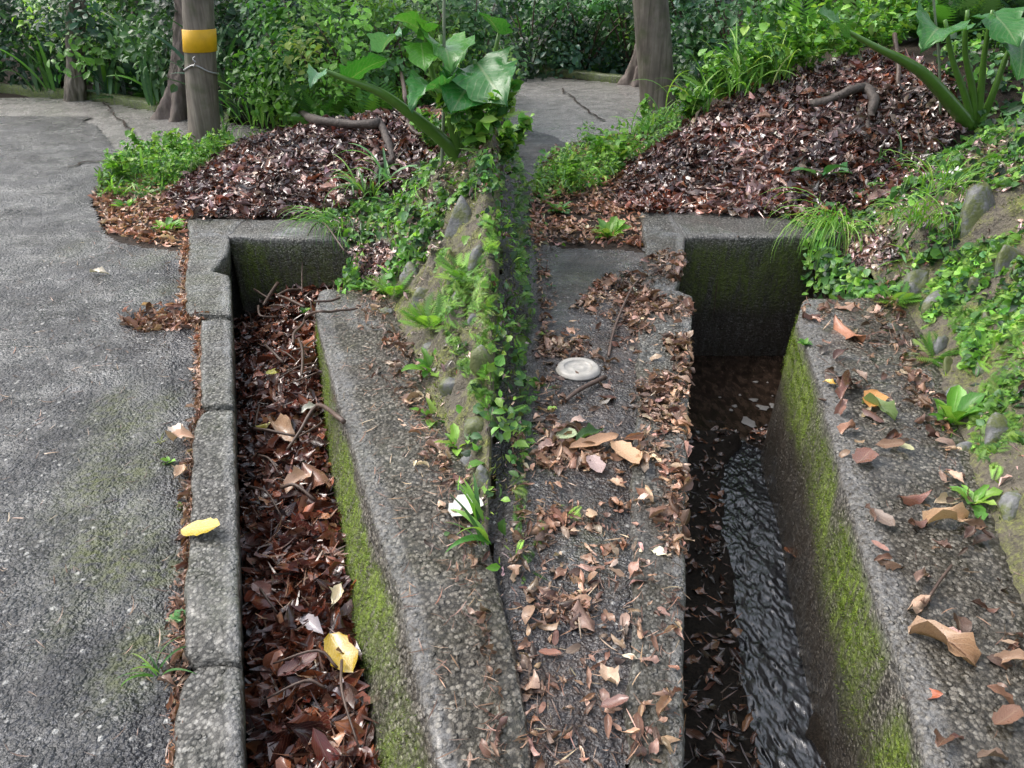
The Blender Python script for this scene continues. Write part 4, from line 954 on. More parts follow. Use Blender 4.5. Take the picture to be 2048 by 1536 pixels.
for k, s_ in enumerate([(1946, 430, 60, 90), (1830, 572, 44, 56), (1866, 610, 50, 66), (1784, 658, 28, 26), (1906, 790, 36, 46), (1950, 572, 30, 36), (1880, 700, 34, 44), (1985, 640, 60, 70),
                        (2010, 520, 50, 70), (1930, 900, 40, 44), (1990, 860, 60, 64), (2020, 1020, 60, 80), (1895, 735, 26, 30), (1960, 740, 36, 40)]):
    stone(*s_, parent=bank_R, seed=40 + k)
stone(682, 396, 40, 26, None, 'rock', 'small rounded rock among the leaves behind the choked drain', 70, .7)

# ------------------------------------------------------------------ twigs and branches
def stick(pxs, r0, r1, label, name='twig', cat='twig', mt='twig', lift=.015, group=None, seg=6, wob=.15):
    P = np.array([hit(*q[:2]) for q in pxs]); P[:, 2] += np.array([q[2] if len(q) > 2 else lift for q in pxs])
    if group == TG: P[:, 2] += .05
    if mt == 'twig' and r0 < .012: r0 *= 1.5; r1 *= 1.5
    if mt == 'branch': P = P + rng.normal(size=P.shape) * .022; wob = .45
    V, F = tube(P, np.linspace(r0, r1, len(P)), seg, 4 if mt != 'branch' else 5, wob, len(pxs))
    return single(name, V, tri_fix(F), M[mt], label, cat, group, loc=P[0])
TG = 'twigs in the choked drain'
stick([(692, 876, .03), (647, 888, .16), (606, 909, .07), (579, 929, .03)], .0075, .004, 'straight broken stick leaning from the heap onto the mossy wall', group=TG)
stick([(718, 641, .02), (701, 644, .02), (679, 649, .03), (662, 652, .03), (640, 655, .04), (616, 666, .06), (610, 679, .05), (593, 697, .05), (591, 716, .04)], .004, .006, 'long crooked twig reaching from the heap over the side wall', group=TG)
stick([(562, 622, .06), (576, 629, .07), (594, 641, .08), (615, 652, .08)], .006, .006, 'thick twig sloping down to the mossy wall corner', group=TG)
stick([(512, 600, .03), (530, 612, .03), (545, 618, .02)], .006, .005, 'short twig at the far left of the choked drain', group=TG)
stick([(560, 596, .06), (545, 612, .04), (530, 630, .02)], .009, .006, 'pale thicker twig crossing a thin one at the far end of the choked drain', group=TG)
stick([(683, 619, .02), (662, 626, .02), (633, 637, .05)], .005, .004, 'short twig lying on the far end of the side wall', group=TG)
stick([(605, 607, .05), (582, 613, .07), (560, 621, .06)], .006, .005, 'grey twig in front of the end wall of the choked drain', group=TG)
stick([(692, 532, .05), (655, 540, .3), (622, 562, .25), (611, 585, .12), (608, 610, .05)], .0035, .003, 'thin bent twig hanging from the bank in front of the end wall', group=TG)
stick([(537, 722, .05), (554, 744, .07), (572, 758, .05)], .005, .005, 'twig pointing at the yellow-green leaf', group=TG)
stick([(602, 708, .05), (611, 740, .08), (610, 774, .06), (605, 786, .04)], .006, .004, 'curved grey twig running along the middle of the choked drain', group=TG)
stick([(522, 640, .05), (524, 660, .08), (530, 671, .08), (560, 666, .06)], .005, .004, 'hooked twig in the far part of the choked drain', group=TG)
stick([(515, 890, .04), (544, 901, .06), (597, 909, .05)], .005, .004, 'thin twig meeting the broken stick', group=TG)
stick([(570, 1014, .05), (600, 1022, .08), (636, 1040, .05)], .005, .004, 'dark twig below the folded tan leaf', group=TG)
for k in range(26):
    c = heap_pts(1)[0]; a = rng.uniform(0, 6.28); L = rng.uniform(.07, .17); d = A(math.cos(a), math.sin(a), 0)
    P = np.array([c - d * L + A(0, 0, .05), c + A(rng.normal() * .02, rng.normal() * .02, .075), c + d * L + A(0, 0, .05)])
    P[:, 0] = np.clip(P[:, 0], L_in(P[:, 1]) + .01, R_base(P[:, 1]) - .01) if c[1] < L_gap else P[:, 0]
    V, F = tube(P, [.005, .0045, .003], 5, 4); V = V + A(0, 0, .045); single('twig', V, tri_fix(F), M['twig'], 'small twig lying among the leaves in the choked drain', 'twig', 'small twigs in the choked drain', loc=P[1])
stick([(1282, 560, .02), (1262, 590, .04), (1238, 640, .03), (1224, 680, .02), (1217, 718, .015)], .004, .005, 'long thin dark twig on the kerb of the cleared drain')
stick([(1462, 566, .35), (1458, 582, .35), (1432, 602, .3), (1424, 640, .25), (1420, 680, .2)], .004, .002, 'thin pale root hanging against the end wall of the cleared drain')
stick([(1210, 762, .02), (1160, 790, .03), (1132, 808, .02)], .008, .006, 'short stick below the plastic lid')
stick([(1900, 1140, .02), (1880, 1165, .015), (1856, 1200, .012)], .003, .003, 'thin dark twig low on the side wall of the cleared drain')
stick([(1608, 836, .05), (1630, 822, .06), (1650, 808, .02)], .003, .003, 'thin twig resting against the wall of the cleared drain')
stick([(1776, 1298, -.1), (1764, 1330, .0), (1756, 1346, .0)], .004, .003, 'dark twig stuck to the mossy wall of the cleared drain')
stick([(602, 243, .12), (640, 256, .12), (690, 274, .10), (740, 286, .08), (764, 278, .10), (782, 308, .10), (778, 330, .07), (762, 356, .04), (757, 380, .0)], .040, .030, 'crooked grey dead branch lying over the mound behind the choked drain', 'dead_branch', 'branch', 'branch', seg=10)
stick([(1612, 222, .03), (1660, 220, .08), (1695, 208, .11), (1716, 200, .12), (1744, 224, .12), (1750, 248, .10), (1738, 270, .06), (1733, 292, .0)], .042, .034, 'crooked grey dead branch lying on the mound behind the cleared drain', 'dead_branch', 'branch', 'branch', seg=10)
stick([(800, 190, .6), (812, 235, .25), (815, 262, .12), (835, 282, .06), (880, 284, .08)], .018, .022, 'dark curved root at the base of the alocasia by the choked drain', 'root', 'root', 'twig', seg=8)
stick([(1775, 130, .25), (1790, 165, .12), (1796, 185, .05), (1840, 188, .04), (1872, 182, .08)], .02, .024, 'dark curved root at the base of the alocasia by the cleared drain', 'root', 'root', 'twig', seg=8)
stick([(1460, 98, .5), (1452, 140, .35), (1445, 170, .22), (1462, 200, .05)], .012, .014, 'thin black stem at the edge of the mound near the plain post', 'twig', 'twig', 'twig', seg=6)

# ------------------------------------------------------------------ plastic lid on the road
c = hit(1156, 742) + A(0, 0, .012); prof = [(0, .006), (.018, .006), (.022, .010), (.03, .010), (.034, .006), (.058, .006), (.062, .016), (.074, .020), (.084, .018), (.090, .008), (.094, .000), (.098, -.008), (.090, -.010)]
t = np.linspace(0, 2 * np.pi, 49)[:-1]; V = np.array([[(r * math.cos(a), r * math.sin(a) * 1.0, z) for a in t] for r, z in prof]); V[0] += 0
V = V.reshape(-1, 3) * A(1.1, 1.1, .7)
ln = thing('plastic_lid', 'round scuffed white plastic lid lying among leaves on the kerb', 'lid', c)
part('rim', V[6 * 48:] + c, gridF(len(prof) - 6, 48, True), M['lid'], ln); part('disc', V[:7 * 48] * A(1, 1, .98) + c, gridF(7, 48, True), M['lid'], ln)
# ------------------------------------------------------------------ posts and trunks
def post(px, py, diam_px, top_px, tilt_px, label, band=None, wire=None, h=3.2, name='wooden_post'):
    b = PX(px, py, -.02); k = (b[1] * CT + (CAMH + .02) * ST) / FPX; r = diam_px * .5 * k
    tp = PV(np.array(px + tilt_px), np.array(float(top_px)), b[1]); d = (tp - b) / (tp[2] - b[2]); zs = np.linspace(-.15, h, 40)
    a = np.linspace(0, 6.2832, 25)[:-1]; C = b[None] + d[None] * zs[:, None]
    rr = r * (1.08 - .06 * np.clip(zs, 0, 1.5)) + .02 * np.exp(-np.clip(zs, 0, 9) * 8)
    V = np.stack([C[:, None, 0] + rr[:, None] * np.cos(a), C[:, None, 1] + rr[:, None] * np.sin(a), np.repeat(C[:, 2:3], 24, 1)], -1)
    V = V + (fbm(V * A(1, 1, .25), 14, 2, 7) * .006)[..., None] * A(1, 1, 0)
    o = thing(name, label, 'post', b); F = gridF(40, 24, True)
    part('shaft', V.reshape(-1, 3), [tuple(f) for f in F.tolist()] + [tuple(39 * 24 + np.arange(24))], M['post'], o)
    def ringband(y0, y1, off, nm, m):
        z0 = PV(np.array(float(px)), np.array(float(y0)), b[1] - r)[2]; z1 = PV(np.array(float(px)), np.array(float(y1)), b[1] - r)[2]
        zz = np.array([min(z0, z1), min(z0, z1) + .004, max(z0, z1) - .004, max(z0, z1)]); Cc = b[None] + d[None] * (zz - b[2])[:, None]
        ro = np.array([0, off, off, 0]) + np.interp(zz - b[2], zs, rr) + .004
        Vb = np.stack([Cc[:, None, 0] + ro[:, None] * np.cos(a), Cc[:, None, 1] + ro[:, None] * np.sin(a), np.repeat(Cc[:, 2:3], 24, 1)], -1)
        part(nm, Vb.reshape(-1, 3), gridF(4, 24, True), m, o)
    if band: ringband(band[0], band[1], .007, 'yellow_band', M['yellow'])
    if wire:
        P = []
        for t in np.linspace(0, 6.2832, 26):
            ppx, ppy = wire; z = PV(np.array(float(ppx)), np.array(float(ppy)), b[1] - r)[2] + .035 * math.sin(t + 3.6) + .05 * max(0, -math.sin(t)) ** 6; c = b + d * (z - b[2]); q = r * 1.02 + .012
            P.append((c[0] + q * math.cos(t), c[1] + q * math.sin(t), z))
        V, F = tube(np.array(P), .009, 6, 3); w = part('wire_tie', V, tri_fix(F), M['wire'], o)
        e = np.array(P[19]); V, F = tube(np.array([e + A(-.02, -.015, -.01), e + A(.01, -.02, .03), e + A(-.01, -.02, .06), e + A(.015, -.02, .085)]), .008, 6, 4); part('twisted_end', V, tri_fix(F), M['wire'], w)
    return o
post(410, 283, 56, 95, -10, 'weathered grey post with a yellow band and wire tie beside the road', band=(60, 106), wire=(405, 148))
post(1318, 224, 66, 95, -10, 'plain weathered grey post beside the bright concrete road')
def trunk(px, py, wpx, top_px, tilt, label, flare=.9, h=4.5, mt='bark', name='tree', crown=True, seed=0):
    b = PX(px, py, -.03); k = (b[1] * CT + CAMH * ST) / FPX; r = wpx * .5 * k; zs = np.concatenate([np.linspace(-.15, 1.6, 60), np.linspace(1.7, h, 24)])
    tp = PV(np.array(px + tilt), np.array(float(top_px)), b[1]); d = (tp - b) / max(tp[2] - b[2], .2); d[2] = 1; a = np.linspace(0, 6.2832, 65)[:-1]
    C = b[None] + d[None] * zs[:, None] * np.array([1, 1, 1]); C[:, :2] = b[:2] + d[:2] * np.minimum(zs, 1.2)[:, None] + d[:2] * .3 * np.maximum(zs - 1.2, 0)[:, None]
    rr = r * (1 - .05 * np.clip(zs, 0, 6)) [:, None] * (1 + flare * np.exp(-np.clip(zs, 0, 9) * 3.2)[:, None] * (1 + .5 * np.cos(5 * a + seed)[None, :]))
    V = np.stack([C[:, None, 0] + rr * np.cos(a), C[:, None, 1] + rr * np.sin(a), np.repeat(C[:, 2:3], 64, 1)], -1)
    rad_ = V - C[:, None, :]; rad_ /= np.linalg.norm(rad_, axis=-1)[..., None] + 1e-9
    V = V + rad_ * ((np.abs(fbm(V * A(1, 1, .22), 16, 3, seed)) * -.07 + fbm(V * A(1, 1, .6), 5, 2, seed + 5) * .03))[..., None]
    o = thing(name, label, 'tree' if crown else 'post', b)
    part('trunk', V.reshape(-1, 3), gridF(len(zs), 64, True), M[mt], o)
    if crown:
        top = C[-1]; lims = []
        for q in range(6):
            an = q * 1.05 + seed; e = top + A(math.cos(an) * 1.1, math.sin(an) * 1.1, .9 + .3 * math.sin(q * 2.)); lims.append(tube(np.array([top - A(0, 0, .4), .5 * (top + e) + A(0, 0, .1), e]), [r * .5, r * .3, .02], 6, 3))
        V, F = merge(lims); part('limb', V, F, M[mt], o)
        cen = np.array([top + A(*(rng.normal(size=3) * A(.9, .9, .45))) + A(0, 0, .8) for _ in range(16)]); nl = 1500
        ci = rng.integers(0, 16, nl); Pp = cen[ci] + rng.normal(size=(nl, 3)) * .3
        V, F, kw = scatter_arrays(SMALL, Pp, basis(rng.normal(size=(nl, 3)) + A(0, 0, .8), rng.uniform(0, 6.28, nl)), rng.uniform(.12, .24, nl), pal(P_DARK, nl)); part('crown', V, F, M['green'], o, **kw)
    return o
trunk(362, 234, 46, 95, 8, 'dark tree with flared roots behind the yellow-banded post', 1.0, seed=1)
trunk(152, 200, 36, 95, 0, 'reddish brown trunk beyond the bend of the road', .25, seed=2, mt='post')
trunk(268, 196, 20, 95, 2, 'slim dark trunk in the undergrowth beyond the road', .3, seed=4)
trunk(1276, 168, 34, 95, 14, 'dark tree with flared roots behind the plain post', 1.0, seed=3)

# low stone edging behind the concrete road
def edging(pts, label):
    q = np.array([PX(a, b, -.03) for a, b in pts]); t = np.linspace(0, len(q) - 1, 60); C = np.stack([np.interp(t, np.arange(len(q)), q[:, k]) for k in range(3)], -1)
    d = np.gradient(C, axis=0); d /= np.linalg.norm(d, axis=1)[:, None]; s_ = np.stack([-d[:, 1], d[:, 0], 0 * d[:, 0]], -1)
    pr = [(-.09, -.08), (-.085, .07), (-.06, .10), (.06, .10), (.09, .06), (.09, -.08)]
    arr = np.stack([C + s_ * a + A(0, 0, 1) * b for a, b in pr], 1); arr = rough_grid(arr, .012, 9)
    tint = np.zeros(arr.shape); tint[..., 0] = .7
    return single('road_edging', arr.reshape(-1, 3), gridF(60, 6), M['kerb'], label, 'kerb', tint=tint.reshape(-1, 3))
edging([(-300, 150), (92, 190), (200, 198), (330, 221), (470, 243)], 'low mossy kerb behind the pale concrete road')
edging([(1010, 143), (1110, 149), (1240, 163), (1330, 169), (1420, 182)], 'low mossy kerb behind the bright concrete road')

# ------------------------------------------------------------------ small plants
def rosette(px, py, size, n, cols, label, tm=None, mt='green', lift=.5, cat='weed', name='weed', group=None, up=0.0):
    c = hit(px, py); c[2] += up; tm = tm or FLAT; yaw = np.arange(n) * 2.4 + rng.uniform(0, 6); el = rng.uniform(.15, lift + .35, n)
    X = np.stack([np.cos(yaw) * np.cos(el), np.sin(yaw) * np.cos(el), np.sin(el)], -1); Z = np.stack([-np.cos(yaw) * np.sin(el), -np.sin(yaw) * np.sin(el), np.cos(el)], -1); Yv = np.cross(Z, X)
    S = size * rng.uniform(.65, 1.1, n); R = np.stack([X, Yv, Z], -1); P = c + X * (S * .5)[:, None]
    T = pal(cols, n, .12)
    o = thing(name, label, cat, c, group)
    for k in range(n):
        v, f, uv = tm[k % len(tm)]; W = (R[k] @ (v * S[k]).T).T + P[k]
        part('leaf', W, f, M[mt], o, uv=uv, tint=np.repeat(T[k:k + 1], len(v), 0))
    return o
FL2 = [leaf_tmpl(.36, 5, 4, -.9, .35, 0, .25, 'obl', 700), leaf_tmpl(.42, 5, 4, -.6, .3, .2, .3, 'oval', 701), leaf_tmpl(.3, 5, 4, -1.2, .4, -.2, .2, 'lance', 702)]
rosette(332, 462, .15, 15, P_BRIGHT, 'bright green rosette weed at the asphalt edge by the choked drain', FL2)
rosette(255, 418, .12, 11, P_GREEN, 'small green rosette among dry leaves near the road crack', FL2)
rosette(1218, 474, .17, 16, P_BRIGHT, 'bright green rosette weed at the asphalt edge by the cleared drain', FL2)
rosette(1118, 425, .14, 13, P_GREEN, 'pale green rosette left of the brighter one near the plain post', FL2)
rosette(862, 740, .13, 12, P_GREEN, 'leafy weed on the bank beside a round stone by the choked drain', FL2)
rosette(872, 838, .12, 8, P_BRIGHT, 'small weed hanging at the foot of the bank below a round stone', FL2)
rosette(915, 895, .10, 9, P_BRIGHT, 'little weed with narrow leaves near the folded pink-tan leaf', FL2)
rosette(1902, 848, .18, 15, P_BRIGHT, 'fresh green weed growing from the foot of the bank by the cleared drain', FL2, lift=.7)
rosette(1945, 1005, .12, 8, P_BRIGHT, 'small green weed near the lower edge of the bank by the cleared drain', FL2)
rosette(338, 925, .05, 4, P_GREEN, 'tiny sprig with heart-shaped leaves in the kerb seam', SMALL)
rosette(366, 1240, .045, 12, [(130, 180, 130), (110, 160, 100), (150, 196, 150)], 'small round-leaved sprig on the kerb seam', SMALL[:2])
rosette(362, 1018, .03, 6, P_BRIGHT, 'tiny bright seedling in the kerb seam', SMALL)
rosette(320, 885, .05, 14, [(110, 120, 40), (130, 140, 50)], 'yellowish moss tuft beside the kerb seam', NEEDLE)
rosette(1610, 690, .05, 9, P_GREEN, 'small plant growing from the lip of the cleared drain', SMALL)
rosette(612, 640, .05, 8, P_GREEN, 'small plant growing from the corner of the choked drain', SMALL, up=.05)
rosette(1640, 350, .30, 6, [(70, 120, 74), (90, 140, 90)], 'broad-bladed seedling on the mound behind the cleared drain', FL2, lift=.5)
rosette(1785, 365, .16, 5, [(70, 116, 70)], 'small upright seedling on the mound behind the cleared drain', FL2, lift=.9)

def blades(c, n, L, width, cols, spread=.5, droop=1.4, face=None, up=.9):
    """grass blades as curved ribbons"""
    Vs, Fs, Ts, Us, o = [], [], [], [], 0; T = pal(cols, n, .15)
    for k in range(n):
        a = rng.uniform(0, 6.28) if face is None else face + rng.normal() * .7; l = L * rng.uniform(.55, 1.1); ns = 8; t = np.linspace(0, 1, ns + 1)
        e0 = up * rng.uniform(.75, 1.25) * 1.35; th = e0 - droop * rng.uniform(.6, 1.3) * t ** 1.3; dx = np.cumsum(np.cos(th)) * l / ns; dz = np.cumsum(np.sin(th)) * l / ns
        d = A(math.cos(a), math.sin(a), 0); s_ = A(-math.sin(a), math.cos(a), 0); b = c + A(rng.normal(), rng.normal(), 0) * spread
        C = b + d * dx[:, None] + A(0, 0, 1) * dz[:, None]; w = width * (1 - t ** 2.5) * np.clip(.5 + t * 3, 0, 1) + .0004
        sh = s_ * math.cos(.5) + A(0, 0, 1) * math.sin(.5) * rng.choice([-1, 1])
        V = np.stack([C - sh * w[:, None], C, C + sh * w[:, None]], 1); V[:, 1, 2] -= w * .5
        Vs.append(V.reshape(-1, 3)); Fs.append(gridF(ns + 1, 3) + o); o += (ns + 1) * 3; Ts.append(np.repeat(T[k:k + 1], (ns + 1) * 3, 0)); Us.append(np.stack([np.repeat(t, 3), np.tile([-1, 0, 1], ns + 1)], -1))
    return np.vstack(Vs), np.vstack(Fs), dict(tint=np.vstack(Ts), uv=np.vstack(Us))
def grass(px, py, n, L, w, cols, label, cat='grass', spread=.05, droop=1.4, face=None, up=.9, name='grass_clump', group=None, z=0.0, dist=None):
    c = hit(px, py) if dist is None else PV(np.array(float(px)), np.array(float(py)), dist); c = c + A(0, 0, z)
    V, F, kw = blades(c, n, L, w, cols, spread, droop, face, up); return single(name, V, F, M['green'], label, cat, group, loc=c, **kw)
grass(672, 462, 60, .42, .0035, P_GREEN, 'tuft of fine grass drooping into the choked drain from its far corner', droop=2.4, face=math.radians(235), up=.75, spread=.05)
grass(1672, 470, 90, .62, .004, P_BRIGHT, 'long fine grass hanging into the pool of the cleared drain', droop=2.7, face=math.radians(225), up=.7, spread=.06)
grass(735, 400, 30, .42, .007, P_GREEN, 'arching grass clump on the bank behind the choked drain', droop=1.8)
grass(775, 375, 9, .55, .012, [(100, 150, 100), (120, 170, 110)], 'broad arching blades beside the dead branch by the choked drain', droop=1.9, spread=.03)
grass(1880, 395, 60, .34, .004, P_BRIGHT, 'fine bright grass on the bank above the cleared drain', droop=1.7, spread=.10)
grass(1850, 455, 60, .34, .004, P_BRIGHT, 'fine grass hanging over the stones beside the cleared drain', droop=2.0, spread=.10, face=math.radians(215))
grass(970, 1100, 5, .22, .012, P_GREEN, 'broad green blades at the near end of the bank by the choked drain', droop=1.5, face=math.radians(200), spread=.02)
grass(958, 1050, 4, .16, .010, P_GREEN, 'green blade crossing the large whitish leaf', droop=1.2, face=math.radians(160), spread=.01)
grass(935, 1005, 7, .12, .003, P_BRIGHT, 'thin grass behind the large whitish leaf', spread=.02)
grass(318, 1352, 9, .13, .003, P_GREEN, 'thin arching grass blades at the broken asphalt edge', spread=.006, droop=1.8)
grass(1775, 330, 10, .3, .008, P_GREEN, 'short broad grass on the mound near the yellow leaf', spread=.05)
# tall grasses behind the mounds
for k, (px, py, n, L, lab) in enumerate([(520, 266, 26, .75, 'tall arching grass right of the yellow-banded post'), (585, 264, 30, .7, 'tall broad-leaved grass behind the tip of the dead branch'),
                                         (452, 284, 22, .35, 'low grass at the foot of the yellow-banded post'), (1400, 240, 24, .6, 'arching grass right of the plain post'),
                                         (1480, 200, 34, .7, 'tall grass at the top of the mound near the black stem'), (1560, 176, 26, .6, 'tall grass behind the right mound, middle clump'), (1290, 272, 22, .35, 'low grass in front of the plain post')]):
    grass(px, py, n, L, .013 if L > .6 else .008, P_BRIGHT + P_GREEN, lab, spread=.085, droop=1.5, up=1.05)

# creeping ground cover, ferns and moss on the banks
def gappy(x, y): return np.clip(.45 + 1.8 * fbm(xy0(x, y), 5, 3, 133), .06, 1)
def cover(name, label, pts, tm, cols, size, tilt=.45, lift=.05, mt='green', lean=None):
    n = len(pts); nr = normal_at(pts[:, 0], pts[:, 1], .04) * .8 + A(0, -.25, .5) + rng.normal(size=(n, 3)) * tilt
    tuft = np.clip(.5 + 1.3 * fbm(pts * A(1, 1, 0), 6, 2, 131), .05, 1.2)
    R = basis(nr, rng.uniform(0, 6.28, n)); P = pts + A(0, 0, 1) * (rng.uniform(.05, 1, n) * lift * tuft)[:, None]
    V, F, kw = scatter_arrays(tm, P, R, rng.uniform(size[0], size[1], n) * rng.uniform(.5, 1, n), pal(cols, n, .28) * (.7 + .3 * tuft[:, None])); return single(name, V, F, M[mt], label, None, kind='stuff', **kw)
IV_L = [(640, 440), (700, 405), (800, 390), (850, 320), (940, 290), (1000, 300), (1000, 380), (930, 400), (890, 430), (880, 500), (830, 540), (790, 560), (770, 600), (690, 575), (700, 545), (750, 545), (800, 510), (770, 480), (690, 490)]
IV_R = [(1560, 440), (1640, 415), (1720, 390), (1820, 330), (1860, 300), (1957, 270), (2048, 280), (2048, 380), (1930, 390), (1920, 460), (1900, 520), (1840, 545), (1810, 600), (1750, 600), (1690, 590), (1690, 550), (1760, 560), (1800, 510), (1760, 470), (1650, 470)]
cover('creeper', 'small-leaved green creeper covering the bank beside the choked drain', area_pts(3600, IV_L, (-1.6, .1, 3.6, 7.2), dens=gappy), SMALL, P_GREEN + P_DARK[1:5] + P_BRIGHT[:2], (.03, .085), .75, .08)
litter('leaf_litter', 'brown litter showing through the creeper beside the choked drain', area_pts(1300, IV_L, (-1.6, .1, 3.6, 7.2)), DEAD, P_MOUND, (.03, .08), .45, .02)
cover('grass_blades', 'thin grass blades among the creeper beside the choked drain', area_pts(420, IV_L, (-1.6, .1, 3.6, 7.2)), BLADE, P_GREEN + P_BRIGHT, (.12, .3), .9, .08)
cover('creeper', 'small-leaved green creeper covering the bank beside the cleared drain', area_pts(4600, IV_R, (1.4, 5, 3.6, 7.4), dens=gappy), SMALL, P_GREEN + P_DARK[1:5] + P_BRIGHT[:2], (.03, .09), .75, .08)
litter('leaf_litter', 'brown litter showing through the creeper beside the cleared drain', area_pts(1500, IV_R, (1.4, 5, 3.6, 7.4)), DEAD, P_MOUND, (.03, .08), .45, .02)
cover('grass_blades', 'thin grass blades among the creeper beside the cleared drain', area_pts(520, IV_R, (1.4, 5, 3.6, 7.4)), BLADE, P_GREEN + P_BRIGHT, (.12, .3), .9, .08)
def hang(label, x, y0, y1, n):
    yy = rng.uniform(y0, y1, n); zz = rng.uniform(-.42, .08, n) * rng.uniform(.3, 1, n); P = np.stack([x - .02 - rng.uniform(0, .09, n), yy, zz], -1)
    V, F, kw = scatter_arrays(SMALL, P, basis(A(-1, -.5, .5) + rng.normal(size=(n, 3)) * .5, rng.uniform(0, 6.28, n)), rng.uniform(.03, .08, n), pal(P_GREEN + P_BRIGHT[:2] + P_DARK[1:4], n, .25)); single('creeper', V, F, M['green'], label, None, kind='stuff', **kw)
hang('creeper hanging down the earth side of the choked drain', L_pitx, L_gap - .05, L_end, 420)
hang('creeper hanging down the earth side of the cleared drain', R_pitx, R_gap - .05, R_end, 520)
BR_ = [(1870, 110), (1960, 60), (2060, 40), (2060, 300), (1957, 280), (1900, 262)]
cover('creeper', 'dark leafy creeper around the foot of the alocasia above the cleared drain', area_pts(1500, BR_, (2.4, 6.5, 4.5, 9.5)), SMALL, P_DARK + P_GREEN, (.05, .13), .8, .2)
XR_ = [(2030, 240), (2900, 100), (3200, 1500), (2190, 1500), (2090, 1150), (2040, 900), (2030, 500)]
cover('creeper', 'creeper covering the bank further along the cleared drain', area_pts(3200, XR_, (1.2, 6, 1, 8), dens=gappy), SMALL, P_GREEN + P_DARK[1:5] + P_BRIGHT[:2], (.03, .09), .75, .08)
cover('small_ferns', 'small ferns on the bank further along the cleared drain', area_pts(900, XR_, (1.2, 6, 1, 8), dens=gappy), FERN, P_BRIGHT, (.05, .14), .6, .03)
litter('leaf_litter', 'brown leaves on the bank further along the cleared drain', area_pts(1500, XR_, (1.2, 6, 1, 8)), DEADN, P_MOUND, (.03, .1), .45, .02)
# moss and creepers over the crest between the two drains
n = 1500; yy = rng.uniform(1.7, 6.8, n); xx = XC + rng.normal(size=n) * (.05 + .012 * yy); P = np.stack([xx, yy, ground_h(xx, yy)], -1); k = rng.uniform(size=n) < gappy(xx, yy)
cover('creeper', 'creeper trailing over the crest of the bank between the two drains', P[k], SMALL, P_GREEN + P_DARK[1:5] + P_BRIGHT, (.03, .08), .8, .06)
n = 700; yy = rng.uniform(1.6, 6.0, n); xx = XC + .05 + np.abs(rng.normal(size=n)) * .07; cover('small_ferns', 'tiny ferns down the back of the bank between the two drains', np.stack([xx, yy, ground_h(xx, yy)], -1), FERN, P_BRIGHT + P_GREEN, (.04, .10), .6, .03)
n = 620; yy = rng.uniform(.9, 6.0, n); xx = np.where(yy < 2.6, XC + .03 + np.abs(rng.normal(size=n)) * .04, XC + .18 + np.abs(rng.normal(size=n)) * .05); litter('leaf_litter', 'dead leaves caught along the back of the bank between the two drains', np.stack([xx, yy, surf(xx, yy)], -1), DEAD[:8] + NEEDLE * 3, P_DRY, (.03, .08), .4, .02, mt='dry')
FN_L = [(880, 500), (905, 520), (940, 470), (1000, 400), (1005, 700), (985, 850), (950, 800), (925, 730), (880, 660), (850, 640), (870, 590)]
FN_R = [(1900, 520), (1957, 480), (2048, 460), (2048, 900), (1990, 960), (1950, 900), (1920, 700), (1890, 620), (1850, 660), (1840, 600)]
cover('creeper', 'creeper spreading over the stones beside the cleared drain', area_pts(1300, FN_R, (1.7, 4.2, 1.8, 5.5), dens=gappy), SMALL, P_GREEN + P_DARK[1:5] + P_BRIGHT, (.025, .075), .8, .07)
def fern_patch(label, pts, size, cols): return cover('small_ferns', label, pts, FERN, cols, size, .5, .03)
fern_patch('tiny bright ferns growing over the stones beside the choked drain', area_pts(1300, FN_L, (-1.3, .12, 2, 5.5), dens=lambda x, y: np.clip(.5 + 1.6 * fbm(xy0(x, y), 5, 2, 111), 0, 1)), (.04, .10), P_BRIGHT)
fern_patch('tiny bright ferns growing over the stones beside the cleared drain', area_pts(1900, FN_R, (1.7, 4.2, 1.8, 5.5), dens=lambda x, y: np.clip(.5 + 1.6 * fbm(xy0(x, y), 5, 2, 113), 0, 1)), (.04, .10), P_BRIGHT)
for (a, b, lab) in [(788, 590, 'yellow-green fern at the far end of the side wall by the choked drain'), (860, 655, 'fern tuft between two stones beside the choked drain'), (1790, 605, 'yellow-green fern at the far end of the side wall by the cleared drain'), (1870, 715, 'fern tuft below the large mossy stone by the cleared drain'), (930, 560, 'fern clump below the tall grey stone on the bank')]:
    c = hit(a, b); n = 16; yaw = rng.uniform(0, 6.28, n); el = rng.uniform(.1, 1.0, n); X = np.stack([np.cos(yaw) * np.cos(el), np.sin(yaw) * np.cos(el), np.sin(el)], -1)
    Z = np.stack([-np.cos(yaw) * np.sin(el), -np.sin(yaw) * np.sin(el), np.cos(el)], -1); S = rng.uniform(.1, .19, n)
    V, F, kw = scatter_arrays(FERN, c + X * (S * .5)[:, None], np.stack([X, np.cross(Z, X), Z], -1), S, pal(P_BRIGHT, n, .1)); single('fern', V, F, M['green'], lab, 'fern', loc=c, **kw)
def tufts(label, pts, nrm, cols, size, mt='green'):
    n = len(pts); nr = rng.normal(size=(n, 3)); X = nrm + rng.normal(size=(n, 3)) * .6; X /= np.linalg.norm(X, axis=1)[:, None]; Y1 = np.cross(nr, X); Y1 /= np.linalg.norm(Y1, axis=1)[:, None]; S = rng.uniform(*size, n)
    S3 = np.stack([S, S * 3.2, S], -1)
    V, F, kw = scatter_arrays(NEEDLE, pts + X * (S * .35)[:, None], np.stack([X, Y1, np.cross(X, Y1)], -1), S3, pal(cols, n, .3)); single('moss', V, F, M[mt], label, None, kind='stuff', **kw)
P_MOSS = [(92, 116, 40), (116, 142, 50), (74, 96, 36), (136, 158, 60), (100, 104, 44)]
